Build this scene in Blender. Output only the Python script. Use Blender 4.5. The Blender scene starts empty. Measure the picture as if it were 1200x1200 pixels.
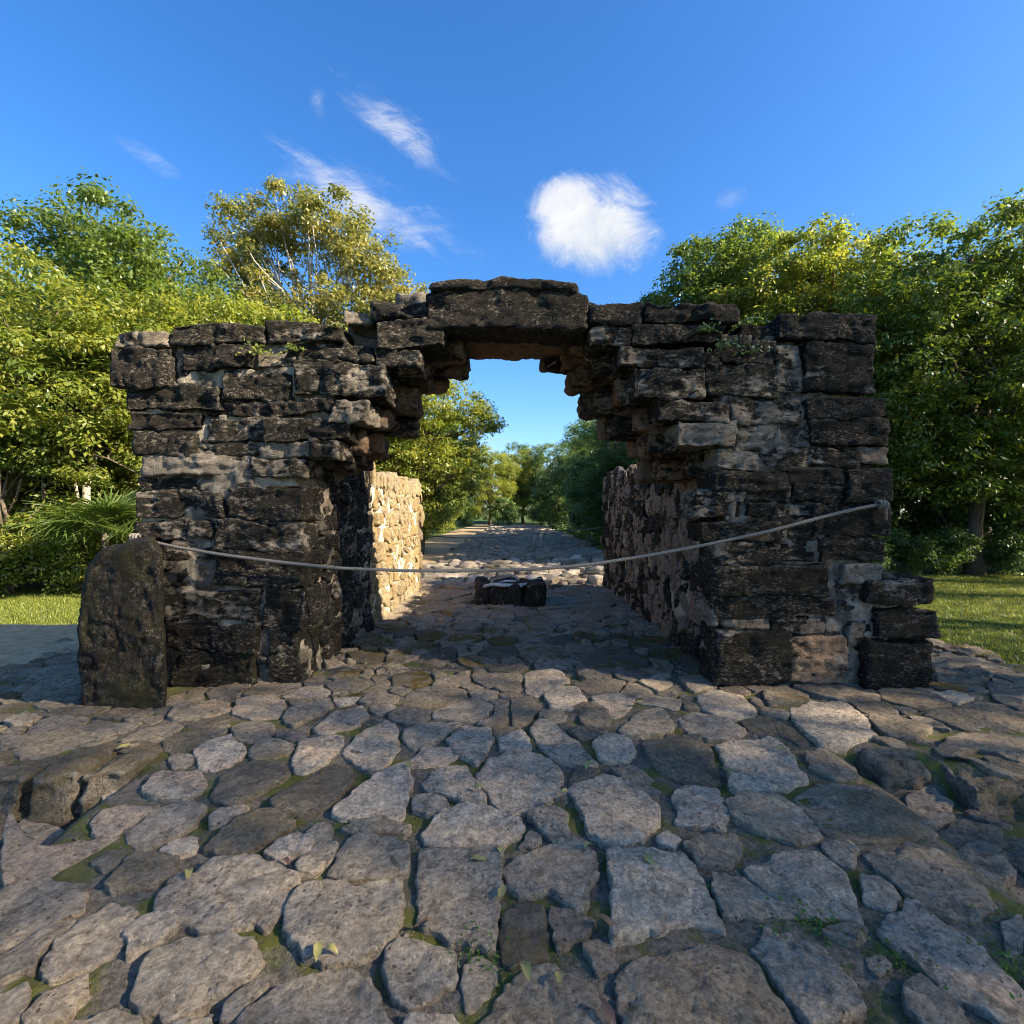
import bpy, math, random
import numpy as np
from mathutils import Vector, Matrix

random.seed(11)
rng = np.random.default_rng(11)
S = bpy.context.scene
C = S.collection

# ------------------------------------------------------------------ camera, sky, sun, exposure
CAM_H = 1.5
F = 600.0                      # focal length in pixels of the 1200 px photograph
cam = bpy.data.cameras.new('camera')
cam.sensor_width = 36.0
cam.lens = 18.0
cam.clip_start = 0.05
cam.clip_end = 3000.0
cam_o = bpy.data.objects.new('camera', cam)
C.objects.link(cam_o)
cam_o.location = (0, 0, CAM_H)
cam_o.rotation_euler = (math.radians(90), 0, 0)
S.camera = cam_o

SUN_EL = math.radians(30.5)
SUN_FRONT = math.radians(19.0)     # how far the sun stands on the camera's side of the arch's plane
SUN = Vector((math.cos(SUN_EL) * math.cos(SUN_FRONT), -math.cos(SUN_EL) * math.sin(SUN_FRONT), math.sin(SUN_EL)))
sl = bpy.data.lights.new('sun', 'SUN')
sl.energy = 4.6
sl.angle = math.radians(0.8)
sl.color = (1.0, 0.865, 0.66)
sun_o = bpy.data.objects.new('sun', sl)
C.objects.link(sun_o)
sun_o.location = (40, -15, 30)
sun_o.rotation_euler = SUN.to_track_quat('Z', 'Y').to_euler()

S.view_settings.view_transform = 'Standard'
S.view_settings.look = 'None'
S.view_settings.exposure = 1.95
S.view_settings.gamma = 1.0
S.cycles.use_denoising = True
S.cycles.filter_width = 0.95
S.cycles.max_bounces = 8
S.cycles.transparent_max_bounces = 8
S.cycles.sample_clamp_indirect = 8.0


class NT:
    """small helper round a node tree"""
    def __init__(self, tree):
        self.t = tree
        self.n = tree.nodes
        self.n.clear()

    def new(self, typ, ins=None, **kw):
        nd = self.n.new(typ)
        for k, v in kw.items():
            setattr(nd, k, v)
        if ins:
            for k, v in ins.items():
                self.put(nd.inputs[k], v)
        return nd

    def put(self, sock, v):
        if hasattr(v, 'is_linked') or isinstance(v, bpy.types.NodeSocket):
            self.t.links.new(v, sock)
        else:
            if sock.type == 'RGBA' and len(v) == 3:
                v = (*v, 1)
            sock.default_value = v

    def math(self, op, a, b=0.0, c=None, clamp=False):
        nd = self.n.new('ShaderNodeMath')
        nd.operation = op
        nd.use_clamp = clamp
        self.put(nd.inputs[0], a)
        self.put(nd.inputs[1], b)
        if c is not None:
            self.put(nd.inputs[2], c)
        return nd.outputs[0]

    def ss(self, v, a, b, lo=0.0, hi=1.0):
        nd = self.n.new('ShaderNodeMapRange')
        nd.interpolation_type = 'SMOOTHSTEP'
        self.put(nd.inputs[0], v)
        self.put(nd.inputs[1], a)
        self.put(nd.inputs[2], b)
        self.put(nd.inputs[3], lo)
        self.put(nd.inputs[4], hi)
        return nd.outputs[0]

    def mix(self, f, a, b, blend='MIX'):
        nd = self.n.new('ShaderNodeMix')
        nd.data_type = 'RGBA'
        nd.blend_type = blend
        self.put(nd.inputs[0], f)
        self.put(nd.inputs[6], a)
        self.put(nd.inputs[7], b)
        return nd.outputs[2]

    def noise(self, vec, scale, detail=4, rough=0.55, dist=0.0):
        nd = self.new('ShaderNodeTexNoise', {'Vector': vec, 'Scale': scale, 'Detail': detail, 'Roughness': rough, 'Distortion': dist})
        return nd.outputs[0]

    def voro(self, vec, scale, feature='F1'):
        nd = self.new('ShaderNodeTexVoronoi', {'Vector': vec, 'Scale': scale}, feature=feature)
        return nd.outputs['Distance']

    def vscale(self, vec, s):
        nd = self.n.new('ShaderNodeVectorMath')
        nd.operation = 'MULTIPLY'
        self.put(nd.inputs[0], vec)
        nd.inputs[1].default_value = s
        return nd.outputs[0]


def build_world():
    w = bpy.data.worlds.new('World')
    S.world = w
    w.use_nodes = True
    g = NT(w.node_tree)
    sky = g.new('ShaderNodeTexSky', sky_type='NISHITA')
    sky.sun_disc = False
    sky.sun_elevation = SUN_EL
    sky.sun_rotation = math.atan2(SUN.x, SUN.y)
    sky.air_density = 1.0
    sky.dust_density = 0.9
    sky.ozone_density = 2.6
    d = g.new('ShaderNodeTexCoord').outputs['Generated']
    xyz = g.new('ShaderNodeSeparateXYZ', {0: d})
    x, y, z = xyz.outputs
    ys = g.math('MAXIMUM', y, 0.05)
    u = g.math('DIVIDE', x, ys)
    v = g.math('DIVIDE', z, ys)
    p = g.new('ShaderNodeCombineXYZ', {0: u, 1: v, 2: 0.0}).outputs[0]
    front = g.ss(y, 0.1, 0.3)

    def blob(px, py, rx, ry, ang, nscale, namp, lo, hi, stretch=1.0, det=6):
        uc, vc = (px - 600) / F, (600 - py) / F
        du = g.math('SUBTRACT', u, uc)
        dv = g.math('SUBTRACT', v, vc)
        ca, sa = math.cos(ang), math.sin(ang)
        a = g.math('ADD', g.math('MULTIPLY', du, ca), g.math('MULTIPLY', dv, sa))
        b = g.math('SUBTRACT', g.math('MULTIPLY', dv, ca), g.math('MULTIPLY', du, sa))
        q = g.new('ShaderNodeCombineXYZ', {0: g.math('MULTIPLY', a, stretch), 1: b, 2: px * 0.37}).outputs[0]
        n = g.noise(q, nscale, 12, 0.68, 0.55)
        ra = g.math('DIVIDE', a, rx / F)
        rb = g.math('DIVIDE', b, ry / F)
        r = g.math('SQRT', g.math('ADD', g.math('MULTIPLY', ra, ra), g.math('MULTIPLY', rb, rb)))
        e = g.math('ADD', g.math('SUBTRACT', 1.0, r), g.math('MULTIPLY', g.math('SUBTRACT', n, 0.5), namp))
        return g.ss(e, lo, hi), n
    cum, cn = blob(697, 266, 90, 68, -0.12, 8.5, 1.25, 0.06, 0.62, 1.0, 9)
    cum2, _ = blob(668, 244, 58, 46, 0.1, 10.0, 1.2, 0.06, 0.6, 1.0, 9)
    cum = g.math('MAXIMUM', cum, g.math('MULTIPLY', cum2, 0.9))
    w1, _ = blob(425, 232, 140, 40, -0.50, 11.0, 2.6, 0.12, 1.2, 0.35, 8)
    w2, _ = blob(470, 152, 96, 28, -0.62, 13.0, 2.6, 0.15, 1.2, 0.4, 8)
    w3, _ = blob(178, 186, 66, 15, -0.5, 12.0, 2.2, 0.2, 1.3, 0.35, 8)
    w4, _ = blob(373, 120, 16, 36, 0.15, 10.0, 2.0, 0.25, 1.3)
    w5, _ = blob(852, 236, 38, 26, 0.2, 12.0, 2.0, 0.3, 1.3)
    w6, _ = blob(570, 520, 60, 26, 0.2, 12.0, 1.6, 0.2, 1.3)
    wisps = None
    rot = g.new('ShaderNodeMapping', {'Vector': p, 'Rotation': (0, 0, 0.55), 'Scale': (9.0, 34.0, 1.0)}).outputs[0]
    fib = g.noise(rot, 1.0, 9, 0.66, 0.7)
    for k, (wn, s) in enumerate(((w1, 0.62), (w2, 0.5), (w3, 0.22), (w4, 0.25), (w5, 0.16), (w6, 0.5))):
        t = g.math('MULTIPLY', g.math('MULTIPLY', wn, s), g.ss(fib, 0.30, 0.62, 0.25, 1.25))
        wisps = t if wisps is None else g.math('MAXIMUM', wisps, t)
    # thin scattered wisps over the rest of the sky
    wide = g.noise(g.vscale(d, (2.2, 2.2, 5.0)), 1.6, 6, 0.6, 0.5)
    back = g.math('MULTIPLY', g.ss(wide, 0.62, 0.85), g.ss(y, 0.35, 0.0, 0.0, 0.5))
    cloud = g.math('MAXIMUM', g.math('MULTIPLY', g.math('MAXIMUM', wisps, cum), front), back, clamp=True)
    shade = g.ss(g.math('ADD', cn, g.math('MULTIPLY', g.math('SUBTRACT', v, 0.53), 2.2)), 0.3, 0.7)
    ccol = g.mix(shade, (2.15, 2.5, 3.05), (3.45, 3.45, 3.5))
    tint = g.new('ShaderNodeHueSaturation', {'Saturation': 1.22, 'Value': 1.0, 'Color': g.mix(1.0, sky.outputs[0], (0.86, 0.915, 1.06), 'MULTIPLY')}).outputs[0]
    col = g.mix(cloud, tint, ccol)
    bg = g.new('ShaderNodeBackground', {'Color': col, 'Strength': 0.075})
    out = g.new('ShaderNodeOutputWorld', {'Surface': bg.outputs[0]})


build_world()


# ------------------------------------------------------------------ noise and mesh helpers
def vnoise(P):
    P = np.asarray(P, dtype=np.float64)
    i = np.floor(P).astype(np.int64)
    f = P - i
    f = f * f * f * (f * (f * 6 - 15) + 10)
    def hs(a, b, c):
        h = (a * 374761393 + b * 668265263 + c * 1274126177) & 0xffffffff
        h = ((h ^ (h >> 13)) * 1274126177) & 0xffffffff
        h = ((h ^ (h >> 16)) * 2246822519) & 0xffffffff
        return ((h ^ (h >> 15)) & 0xffffff) / float(0xffffff) * 2 - 1
    r = 0
    for dx in (0, 1):
        wx = f[:, 0] if dx else 1 - f[:, 0]
        for dy in (0, 1):
            wy = f[:, 1] if dy else 1 - f[:, 1]
            for dz in (0, 1):
                wz = f[:, 2] if dz else 1 - f[:, 2]
                r = r + wx * wy * wz * hs(i[:, 0] + dx, i[:, 1] + dy, i[:, 2] + dz)
    return r


def fbm(P, octs=4, lac=2.1, gain=0.5):
    P = np.asarray(P, dtype=np.float64)
    a, s, tot = 1.0, 0.0, 0.0
    for o in range(octs):
        s = s + a * vnoise(P + 17.3 * o)
        tot += a
        a *= gain
        P = P * lac
    return s / tot


def ridged(P, octs=3):
    return 1 - 2 * np.abs(fbm(P, octs))


def smooth(a, b, x):
    t = np.clip((np.asarray(x, dtype=float) - a) / (b - a), 0, 1)
    return t * t * (3 - 2 * t)


def mesh_of(name, V, Fc, mat=None, shade=True, center=False):
    V = np.asarray(V, dtype=np.float64)
    me = bpy.data.meshes.new(name)
    if isinstance(Fc, np.ndarray):
        n, k = Fc.shape
        me.vertices.add(len(V))
        me.vertices.foreach_set('co', V.astype(np.float32).ravel())
        me.loops.add(n * k)
        me.loops.foreach_set('vertex_index', Fc.astype(np.int32).ravel())
        me.polygons.add(n)
        me.polygons.foreach_set('loop_start', np.arange(0, n * k, k, dtype=np.int32))
        me.update(calc_edges=True)
    else:
        me.from_pydata(V.tolist(), [], Fc)
        me.update()
    if shade:
        me.polygons.foreach_set('use_smooth', np.ones(len(me.polygons), dtype=bool))
    if mat:
        me.materials.append(mat)
    return me


def obj(name, V, Fc, mat, parent=None, shade=True, origin=None, color=None):
    """one mesh object whose vertices V are in world space; its origin is set at its base"""
    V = np.asarray(V, dtype=np.float64)
    if origin is None:
        origin = np.array([V[:, 0].mean(), V[:, 1].mean(), V[:, 2].min()])
    origin = np.asarray(origin, dtype=float)
    me = mesh_of(name, V - origin, Fc, mat, shade)
    o = bpy.data.objects.new(name, me)
    C.objects.link(o)
    place(o, origin, parent)
    if color is not None:
        o.color = (*color, 1.0)
    return o


def world_loc(o):
    v = Vector(o.location)
    while o.parent:
        o = o.parent
        v = v + Vector(o.location)
    return v


def place(o, loc, parent):
    if parent is not None:
        o.parent = parent
        o.location = Vector(loc) - world_loc(parent)
    else:
        o.location = loc


def thing(name, label, cat, loc=(0, 0, 0), group=None):
    o = bpy.data.objects.new(name, None)
    o.empty_display_size = 0.3
    C.objects.link(o)
    o.location = loc
    return tag(o, label, cat, group)


def tag(o, label, cat, group=None):
    o['label'] = label
    o['category'] = cat
    if group:
        o['group'] = group
    return o


class Acc:
    """collects faces of many small pieces into one mesh"""
    def __init__(self):
        self.v, self.f, self.n = [], [], 0

    def add(self, V, Fc):
        self.v.append(np.asarray(V))
        for f in Fc:
            self.f.append([i + self.n for i in f])
        self.n += len(V)

    def get(self):
        return np.concatenate(self.v), self.f


def tube(pts, radii, seg=8, cap=True):
    pts = [np.asarray(p, dtype=float) for p in pts]
    V, Fc = [], []
    up = np.array([0.13, 0.21, 1.0])
    for k, p in enumerate(pts):
        a = pts[max(k - 1, 0)]
        b = pts[min(k + 1, len(pts) - 1)]
        t = b - a
        t = t / (np.linalg.norm(t) + 1e-9)
        ref = up if abs(np.dot(t, up) / np.linalg.norm(up)) < 0.95 else np.array([1.0, 0.1, 0])
        n1 = np.cross(t, ref); n1 /= np.linalg.norm(n1)
        n2 = np.cross(t, n1)
        for s in range(seg):
            an = 2 * math.pi * s / seg
            V.append(p + radii[k] * (math.cos(an) * n1 + math.sin(an) * n2))
    for k in range(len(pts) - 1):
        for s in range(seg):
            s2 = (s + 1) % seg
            Fc.append([k * seg + s, k * seg + s2, (k + 1) * seg + s2, (k + 1) * seg + s])
    if cap:
        Fc.append(list(range(seg))[::-1])
        Fc.append([(len(pts) - 1) * seg + s for s in range(seg)])
    return np.array(V), Fc


def resample(poly, n, chaikin=1):
    P = np.asarray(poly, dtype=float)
    for _ in range(chaikin):
        Q = np.roll(P, -1, axis=0)
        P = np.stack([P * 0.91 + Q * 0.09, P * 0.09 + Q * 0.91], axis=1).reshape(-1, 2)
    Q = np.vstack([P, P[:1]])
    L = np.concatenate([[0], np.cumsum(np.linalg.norm(np.diff(Q, axis=0), axis=1))])
    t = np.linspace(0, L[-1], n, endpoint=False)
    return np.stack([np.interp(t, L, Q[:, 0]), np.interp(t, L, Q[:, 1])], axis=1)


def slab(poly, thick, depth, basis, nb=24, nr=4, edge=0.03, rough=0.01, freq=6.0, tilt=(0, 0), seed=0, jag=0.012, dome=0.0, strata=0.0, base_fn=None, ledge=0.0):
    """A stone: 2-D outline in the plane (origin,u,v), front face `thick` out along n, body going `depth` behind."""
    o, u, v, n = [np.asarray(b, dtype=float) for b in basis]
    P = resample(poly, nb)
    c = P.mean(axis=0)
    R = np.linalg.norm(P - c, axis=1)
    mr = R.mean()
    edge = min(edge, 0.45 * mr)
    s0 = 1 - edge / mr
    ang = np.linspace(0, 2 * math.pi, nb, endpoint=False)
    w0 = P[:, :1] * u + P[:, 1:] * v + o
    jn = fbm(w0 * 9.0 + seed * 3.1, 3) * jag * 1.8 + fbm(w0 * 34.0 + seed, 3) * jag * 1.1
    P = c + (P - c) * (1 + (jn / np.maximum(R, 0.02))[:, None])
    rings, hs = [], []
    for k in range(1, nr + 1):
        rings.append(s0 * (k / nr) ** 0.85); hs.append(thick)
    for a in (0.45, 0.8, 1.0):
        rings.append(s0 + (1 - s0) * math.sin(a * math.pi / 2)); hs.append(thick - edge * 0.8 * (1 - math.cos(a * math.pi / 2)))
    rings.append(1.012); hs.append(thick - edge * 0.9 - 0.35 * (depth + thick - edge))
    rings.append(1.0); hs.append(-depth)
    nv = 1 + len(rings) * nb
    q = np.empty((nv, 2)); h = np.empty(nv)
    q[0] = c; h[0] = thick
    for k, (s, hh) in enumerate(zip(rings, hs)):
        q[1 + k * nb:1 + (k + 1) * nb] = c + (P - c) * s
        h[1 + k * nb:1 + (k + 1) * nb] = hh
    rel = q - c
    h = h + rel[:, 0] * tilt[0] + rel[:, 1] * tilt[1]
    if dome:
        h = h + dome * (1 - np.minimum(1, (rel ** 2).sum(1) / mr ** 2))
    base = o + q[:, :1] * u + q[:, 1:] * v
    if base_fn is not None:
        h = h + base_fn(base[:, 0], base[:, 1])
    W = base + h[:, None] * n
    top = np.ones(nv); top[1 + (len(rings) - 1) * nb:] = 0.2
    sd = seed * 7.77
    d1 = fbm(W * freq + sd, 3) * rough * (1.6 - 0.75 * ledge)
    d2 = fbm(W * freq * 5 + sd, 4, 2.2, 0.6) * rough * (0.55 + 0.25 * ledge)
    d3 = -np.clip(ridged(W * freq * 1.1 + sd + 40, 2) - 0.62, 0, 1) * rough * (3.2 - 1.2 * ledge)     # chipped furrows
    t4 = fbm(W * freq * 0.9 + sd + 77, 3) * 4.0
    d4 = (np.floor(t4) + smooth(0.35, 0.65, t4 - np.floor(t4))) * rough * 0.55 * ledge          # broken bedding ledges
    W = W + ((d1 + d2 + d3 + d4) * top)[:, None] * n
    lat = np.stack([fbm(W * 14 + sd + 5, 2), fbm(W * 14 + sd + 9, 2)], axis=1) * jag * 0.6
    W = W + lat[:, :1] * u + lat[:, 1:] * v
    if strata:
        W = W + (fbm(W * np.array([3, 3, 26.0]) + sd, 3) * strata * top)[:, None] * n
    Fc = [[0, 1 + k, 1 + (k + 1) % nb] for k in range(nb)]
    for r in range(len(rings) - 1):
        a, b = 1 + r * nb, 1 + (r + 1) * nb
        for k in range(nb):
            k2 = (k + 1) % nb
            Fc.append([a + k, b + k, b + k2, a + k2])
    if np.dot(np.cross(u, v), n) < 0:
        Fc = [f[::-1] for f in Fc]
    return W, Fc


def rock(lo, hi, r=0.04, rough=0.02, freq=3.5, seed=0, res=0.035, strata=0.008, nmin=3, nmax=28, warp=0.03):
    """A weathered block filling the box lo..hi with rounded, eroded edges."""
    lo = np.asarray(lo, float); hi = np.asarray(hi, float)
    sz = hi - lo
    n = np.clip(np.ceil(sz / res).astype(int), nmin, nmax)
    idx, V = {}, []
    def vid(i, j, k):
        key = (i, j, k)
        if key not in idx:
            idx[key] = len(V)
            V.append((i, j, k))
        return idx[key]
    Fc = []
    nx, ny, nz = n
    for i in range(nx):
        for j in range(ny):
            Fc.append([vid(i, j, 0), vid(i, j + 1, 0), vid(i + 1, j + 1, 0), vid(i + 1, j, 0)])
            Fc.append([vid(i, j, nz), vid(i + 1, j, nz), vid(i + 1, j + 1, nz), vid(i, j + 1, nz)])
    for i in range(nx):
        for k in range(nz):
            Fc.append([vid(i, 0, k), vid(i + 1, 0, k), vid(i + 1, 0, k + 1), vid(i, 0, k + 1)])
            Fc.append([vid(i, ny, k), vid(i, ny, k + 1), vid(i + 1, ny, k + 1), vid(i + 1, ny, k)])
    for j in range(ny):
        for k in range(nz):
            Fc.append([vid(0, j, k), vid(0, j, k + 1), vid(0, j + 1, k + 1), vid(0, j + 1, k)])
            Fc.append([vid(nx, j, k), vid(nx, j + 1, k), vid(nx, j + 1, k + 1), vid(nx, j, k + 1)])
    p = np.array(V, float) / n * sz + lo
    r = min(r, 0.45 * sz.min())
    inner = np.clip(p, lo + r, hi - r)
    d = p - inner
    L = np.linalg.norm(d, axis=1)
    c = (lo + hi) / 2
    nrm = np.where(L[:, None] > 1e-9, d / np.maximum(L, 1e-9)[:, None], 0)
    p = inner + nrm * np.minimum(L, r)[:, None]
    sd = seed * 5.31
    wv = np.stack([fbm(p * 2.3 + sd + k * 31, 2) for k in range(3)], axis=1)
    w = p + wv * warp
    disp = fbm(p * freq + sd, 4) * rough * 1.4 + fbm(p * freq * 5 + sd, 4, 2.1, 0.6) * rough * 0.7
    disp = disp - np.clip(ridged(p * freq * 0.9 + sd + 11, 2) - 0.6, 0, 1) * rough * 2.5
    disp = disp + fbm(p * np.array([2.5, 2.5, 22.0]) + sd, 3) * strata
    return w + nrm * disp[:, None], Fc


# ------------------------------------------------------------------ materials
def mat_new(name):
    m = bpy.data.materials.new(name)
    m.use_nodes = True
    return m, NT(m.node_tree)


def finish(g, col, rough, bump_h=None, bstr=0.5, bdist=0.02, spec=0.3):
    b = g.new('ShaderNodeBsdfPrincipled', {'Base Color': col, 'Roughness': rough, 'Specular IOR Level': spec})
    if bump_h is not None:
        bp = g.new('ShaderNodeBump', {'Height': bump_h, 'Strength': bstr, 'Distance': bdist})
        g.t.links.new(bp.outputs[0], b.inputs['Normal'])
    g.new('ShaderNodeOutputMaterial', {'Surface': b.outputs[0]})
    return b


def mat_paving(name='paving_limestone', base_moss=0.0):
    m, g = mat_new(name)
    pos = g.new('ShaderNodeNewGeometry')
    P = pos.outputs['Position']
    oi = g.new('ShaderNodeObjectInfo')
    tone = g.new('ShaderNodeSeparateColor', {0: oi.outputs['Color']})
    tr, tg, tb = tone.outputs
    n1 = g.noise(P, 3.2, 6, 0.6, 0.3)
    n2 = g.noise(P, 17, 6, 0.65)
    n3 = g.noise(P, 75, 5, 0.75)
    n5 = g.noise(P, 44, 7, 0.8)
    col = g.mix(g.ss(n2, 0.3, 0.7), (0.300, 0.244, 0.178), (0.500, 0.415, 0.305))
    # the stone's own tone: darker or paler, warmer or greyer
    col = g.mix(g.math('MULTIPLY', g.ss(n1, 0.35, 0.65), tg), col, (0.46, 0.335, 0.240))
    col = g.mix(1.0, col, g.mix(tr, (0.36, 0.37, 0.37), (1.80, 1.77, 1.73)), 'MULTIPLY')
    # pale rubbed patches and dark lichen spots
    col = g.mix(g.math('MULTIPLY', g.ss(n3, 0.55, 0.75), 0.45), col, (0.52, 0.465, 0.385))
    lich = g.math('MULTIPLY', g.ss(g.noise(P, 13, 7, 0.75, 0.6), 0.53, 0.61), 0.55)
    col = g.mix(lich, col, (0.105, 0.087, 0.064))
    speck = g.ss(g.voro(P, 60), 0.16, 0.08)
    col = g.mix(g.math('MULTIPLY', speck, 0.35), col, (0.05, 0.05, 0.05))
    wsp = g.math('MULTIPLY', g.ss(g.voro(g.vscale(P, (1, 1, 1)), 34), 0.10, 0.05), g.ss(n2, 0.5, 0.6))
    col = g.mix(g.math('MULTIPLY', wsp, 0.7), col, (0.66, 0.62, 0.55))
    col = g.mix(1.0, col, g.mix(g.ss(n5, 0.34, 0.66), (0.62, 0.61, 0.60), (1.42, 1.42, 1.42)), 'MULTIPLY')
    pit = g.math('MULTIPLY', g.ss(g.voro(P, 26), 0.22, 0.10), g.ss(n1, 0.45, 0.6))
    col = g.mix(g.math('MULTIPLY', pit, 0.7), col, (0.06, 0.052, 0.042))
    # moss and damp algae
    mo = g.math('MULTIPLY', g.ss(g.noise(P, 2.1, 5, 0.6, 0.5), 0.40, 0.56), tb)
    mo = g.math('MULTIPLY', mo, g.ss(n2, 0.32, 0.55))
    col = g.mix(mo, col, g.mix(g.noise(P, 1.3, 2), (0.085, 0.078, 0.020), (0.230, 0.140, 0.034)))
    # worn edges
    col = g.mix(g.ss(pos.outputs['Pointiness'], 0.53, 0.62, 0.0, 0.5), col, (0.50, 0.45, 0.37))
    bh = g.math('ADD', g.math('MULTIPLY', n2, 0.9), g.math('MULTIPLY', n3, 0.5))
    bh = g.math('ADD', bh, g.math('MULTIPLY', g.ss(g.voro(P, 42), 0.0, 0.35), 0.35))
    bh = g.math('ADD', bh, g.math('MULTIPLY', n5, 1.0))
    bh = g.math('SUBTRACT', bh, g.math('MULTIPLY', pit, 0.5))
    bh = g.math('ADD', bh, g.math('MULTIPLY', g.noise(P, 210, 3, 0.7), 0.25))
    finish(g, col, g.ss(n2, 0.3, 0.7, 0.7, 0.95), bh, 1.0, 0.034, 0.15)
    return m


def mat_joint():
    m, g = mat_new('joint_mortar_and_soil')
    pos = g.new('ShaderNodeNewGeometry')
    P = pos.outputs['Position']
    n1 = g.noise(P, 4.5, 5, 0.6)
    n2 = g.noise(P, 40, 5, 0.65)
    col = g.mix(g.ss(n2, 0.3, 0.7), (0.078, 0.064, 0.045), (0.225, 0.186, 0.132))
    col = g.mix(g.math('MULTIPLY', g.ss(n1, 0.45, 0.60), g.ss(n2, 0.3, 0.5)), col, g.mix(g.noise(P, 14), (0.060, 0.066, 0.014), (0.150, 0.150, 0.026)))
    peb = g.ss(g.voro(P, 38), 0.18, 0.08)
    col = g.mix(g.math('MULTIPLY', peb, 0.6), col, (0.27, 0.255, 0.23))
    bh = g.math('ADD', n2, g.math('MULTIPLY', g.noise(P, 150, 3), 0.4))
    finish(g, col, 0.9, bh, 0.8, 0.02, 0.2)
    return m


def mat_masonry(name, crust=0.5, pale=(0.40, 0.35, 0.28), warm=(0.42, 0.27, 0.165), dark=(0.017, 0.0142, 0.0108), mid=(0.068, 0.056, 0.042), moss=0.25, stretch=2.0, fleck=0.75):
    """limestone under black lichen crust; object colour: r = bareness, g = warmth, b = moss"""
    m, g = mat_new(name)
    pos = g.new('ShaderNodeNewGeometry')
    P = pos.outputs['Position']
    oi = g.new('ShaderNodeObjectInfo')
    tr, tg, tb = g.new('ShaderNodeSeparateColor', {0: oi.outputs['Color']}).outputs
    Ps = g.vscale(P, (1.0, 1.0, stretch))
    Pd = g.vscale(P, (2.2, 2.2, 0.7))       # rain runs down the face
    n1 = g.noise(Ps, 2.6, 6, 0.62, 0.4)
    n2 = g.noise(Ps, 12, 6, 0.66, 0.3)
    n3 = g.noise(P, 60, 5, 0.7)
    n4 = g.noise(Pd, 3.0, 5, 0.6)
    n6 = g.noise(P, 24, 7, 0.8)
    stone = g.mix(g.ss(n2, 0.35, 0.65), tuple(0.62 * c for c in pale), pale)
    stone = g.mix(g.math('MULTIPLY', tg, g.ss(g.noise(P, 5, 3), 0.3, 0.6)), stone, warm)
    n5 = g.noise(Ps, 30, 7, 0.8)
    cr = g.mix(g.math('MULTIPLY', g.ss(n2, 0.42, 0.62), g.ss(n5, 0.40, 0.62)), dark, mid)
    pat = g.ss(g.noise(Ps, 3.6, 5, 0.65, 0.8), 0.42, 0.62)
    cr = g.mix(g.math('MULTIPLY', g.math('MULTIPLY', g.ss(n5, 0.52, 0.62), pat), fleck), cr, (0.38, 0.333, 0.262))
    cr = g.mix(g.math('MULTIPLY', g.math('MULTIPLY', g.ss(n3, 0.60, 0.70), g.ss(n2, 0.42, 0.60)), g.math('MULTIPLY', pat, fleck)), cr, (0.36, 0.315, 0.25))
    stone = g.mix(1.0, stone, g.mix(g.ss(n6, 0.36, 0.64), (0.58, 0.55, 0.52), (1.15, 1.15, 1.15)), 'MULTIPLY')
    # where the crust has worn away
    e = g.math('ADD', g.math('MULTIPLY', n1, 0.5), g.math('ADD', g.math('MULTIPLY', n2, 0.32), g.math('MULTIPLY', n4, 0.18)))
    th = g.math('SUBTRACT', crust + 0.115, g.math('MULTIPLY', tr, 0.34))
    bare = g.ss(g.math('SUBTRACT', e, th), -0.015, 0.05)
    col = g.mix(bare, cr, stone)
    ms = g.math('MULTIPLY', g.math('MULTIPLY', g.ss(g.noise(P, 3.5, 5, 0.6), 0.46, 0.62), moss), g.math('ADD', tb, 0.3))
    col = g.mix(ms, col, (0.045, 0.042, 0.014))
    col = g.mix(g.ss(pos.outputs['Pointiness'], 0.535, 0.63, 0.0, 0.45), col, (0.30, 0.27, 0.23))
    bh = g.math('ADD', g.math('MULTIPLY', n2, 1.2), g.math('MULTIPLY', n3, 0.6))
    bh = g.math('ADD', bh, g.math('MULTIPLY', bare, -0.25))
    bh = g.math('ADD', bh, g.math('MULTIPLY', n5, 1.2))
    bh = g.math('ADD', bh, g.math('MULTIPLY', g.noise(P, 180, 3, 0.7), 0.3))
    finish(g, col, g.ss(n3, 0.3, 0.7, 0.7, 0.97), bh, 1.0, 0.035, 0.18)
    return m


def mat_mortar(name, a, b, grime):
    m, g = mat_new(name)
    P = g.new('ShaderNodeNewGeometry').outputs['Position']
    n1 = g.noise(P, 3.0, 5, 0.62, 0.4)
    n2 = g.noise(P, 26, 6, 0.68)
    col = g.mix(g.ss(n2, 0.3, 0.7), a, b)
    col = g.mix(g.math('MULTIPLY', g.ss(g.math('ADD', g.math('MULTIPLY', n1, 0.7), g.math('MULTIPLY', n2, 0.3)), 0.44, 0.56), grime), col, (0.028, 0.025, 0.022))
    finish(g, col, 0.95, g.math('ADD', n2, g.math('MULTIPLY', g.noise(P, 120, 3), 0.5)), 0.9, 0.03, 0.2)
    return m


def mat_leaf(name, dark, light, trans=0.45, tcol=1.9):
    m, g = mat_new(name)
    at = g.new('ShaderNodeAttribute', attribute_name='tint')
    col = g.mix(at.outputs['Fac'], dark, light)
    tc = g.mix(1.0, col, (tcol * 1.12, tcol * 1.05, tcol * 0.5), 'MULTIPLY')
    d = g.new('ShaderNodeBsdfPrincipled', {'Base Color': col, 'Roughness': 0.42, 'Specular IOR Level': 0.45})
    t = g.new('ShaderNodeBsdfTranslucent', {'Color': tc})
    mx = g.new('ShaderNodeMixShader', {0: trans, 1: d.outputs[0], 2: t.outputs[0]})
    g.new('ShaderNodeOutputMaterial', {'Surface': mx.outputs[0]})
    return m


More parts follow.
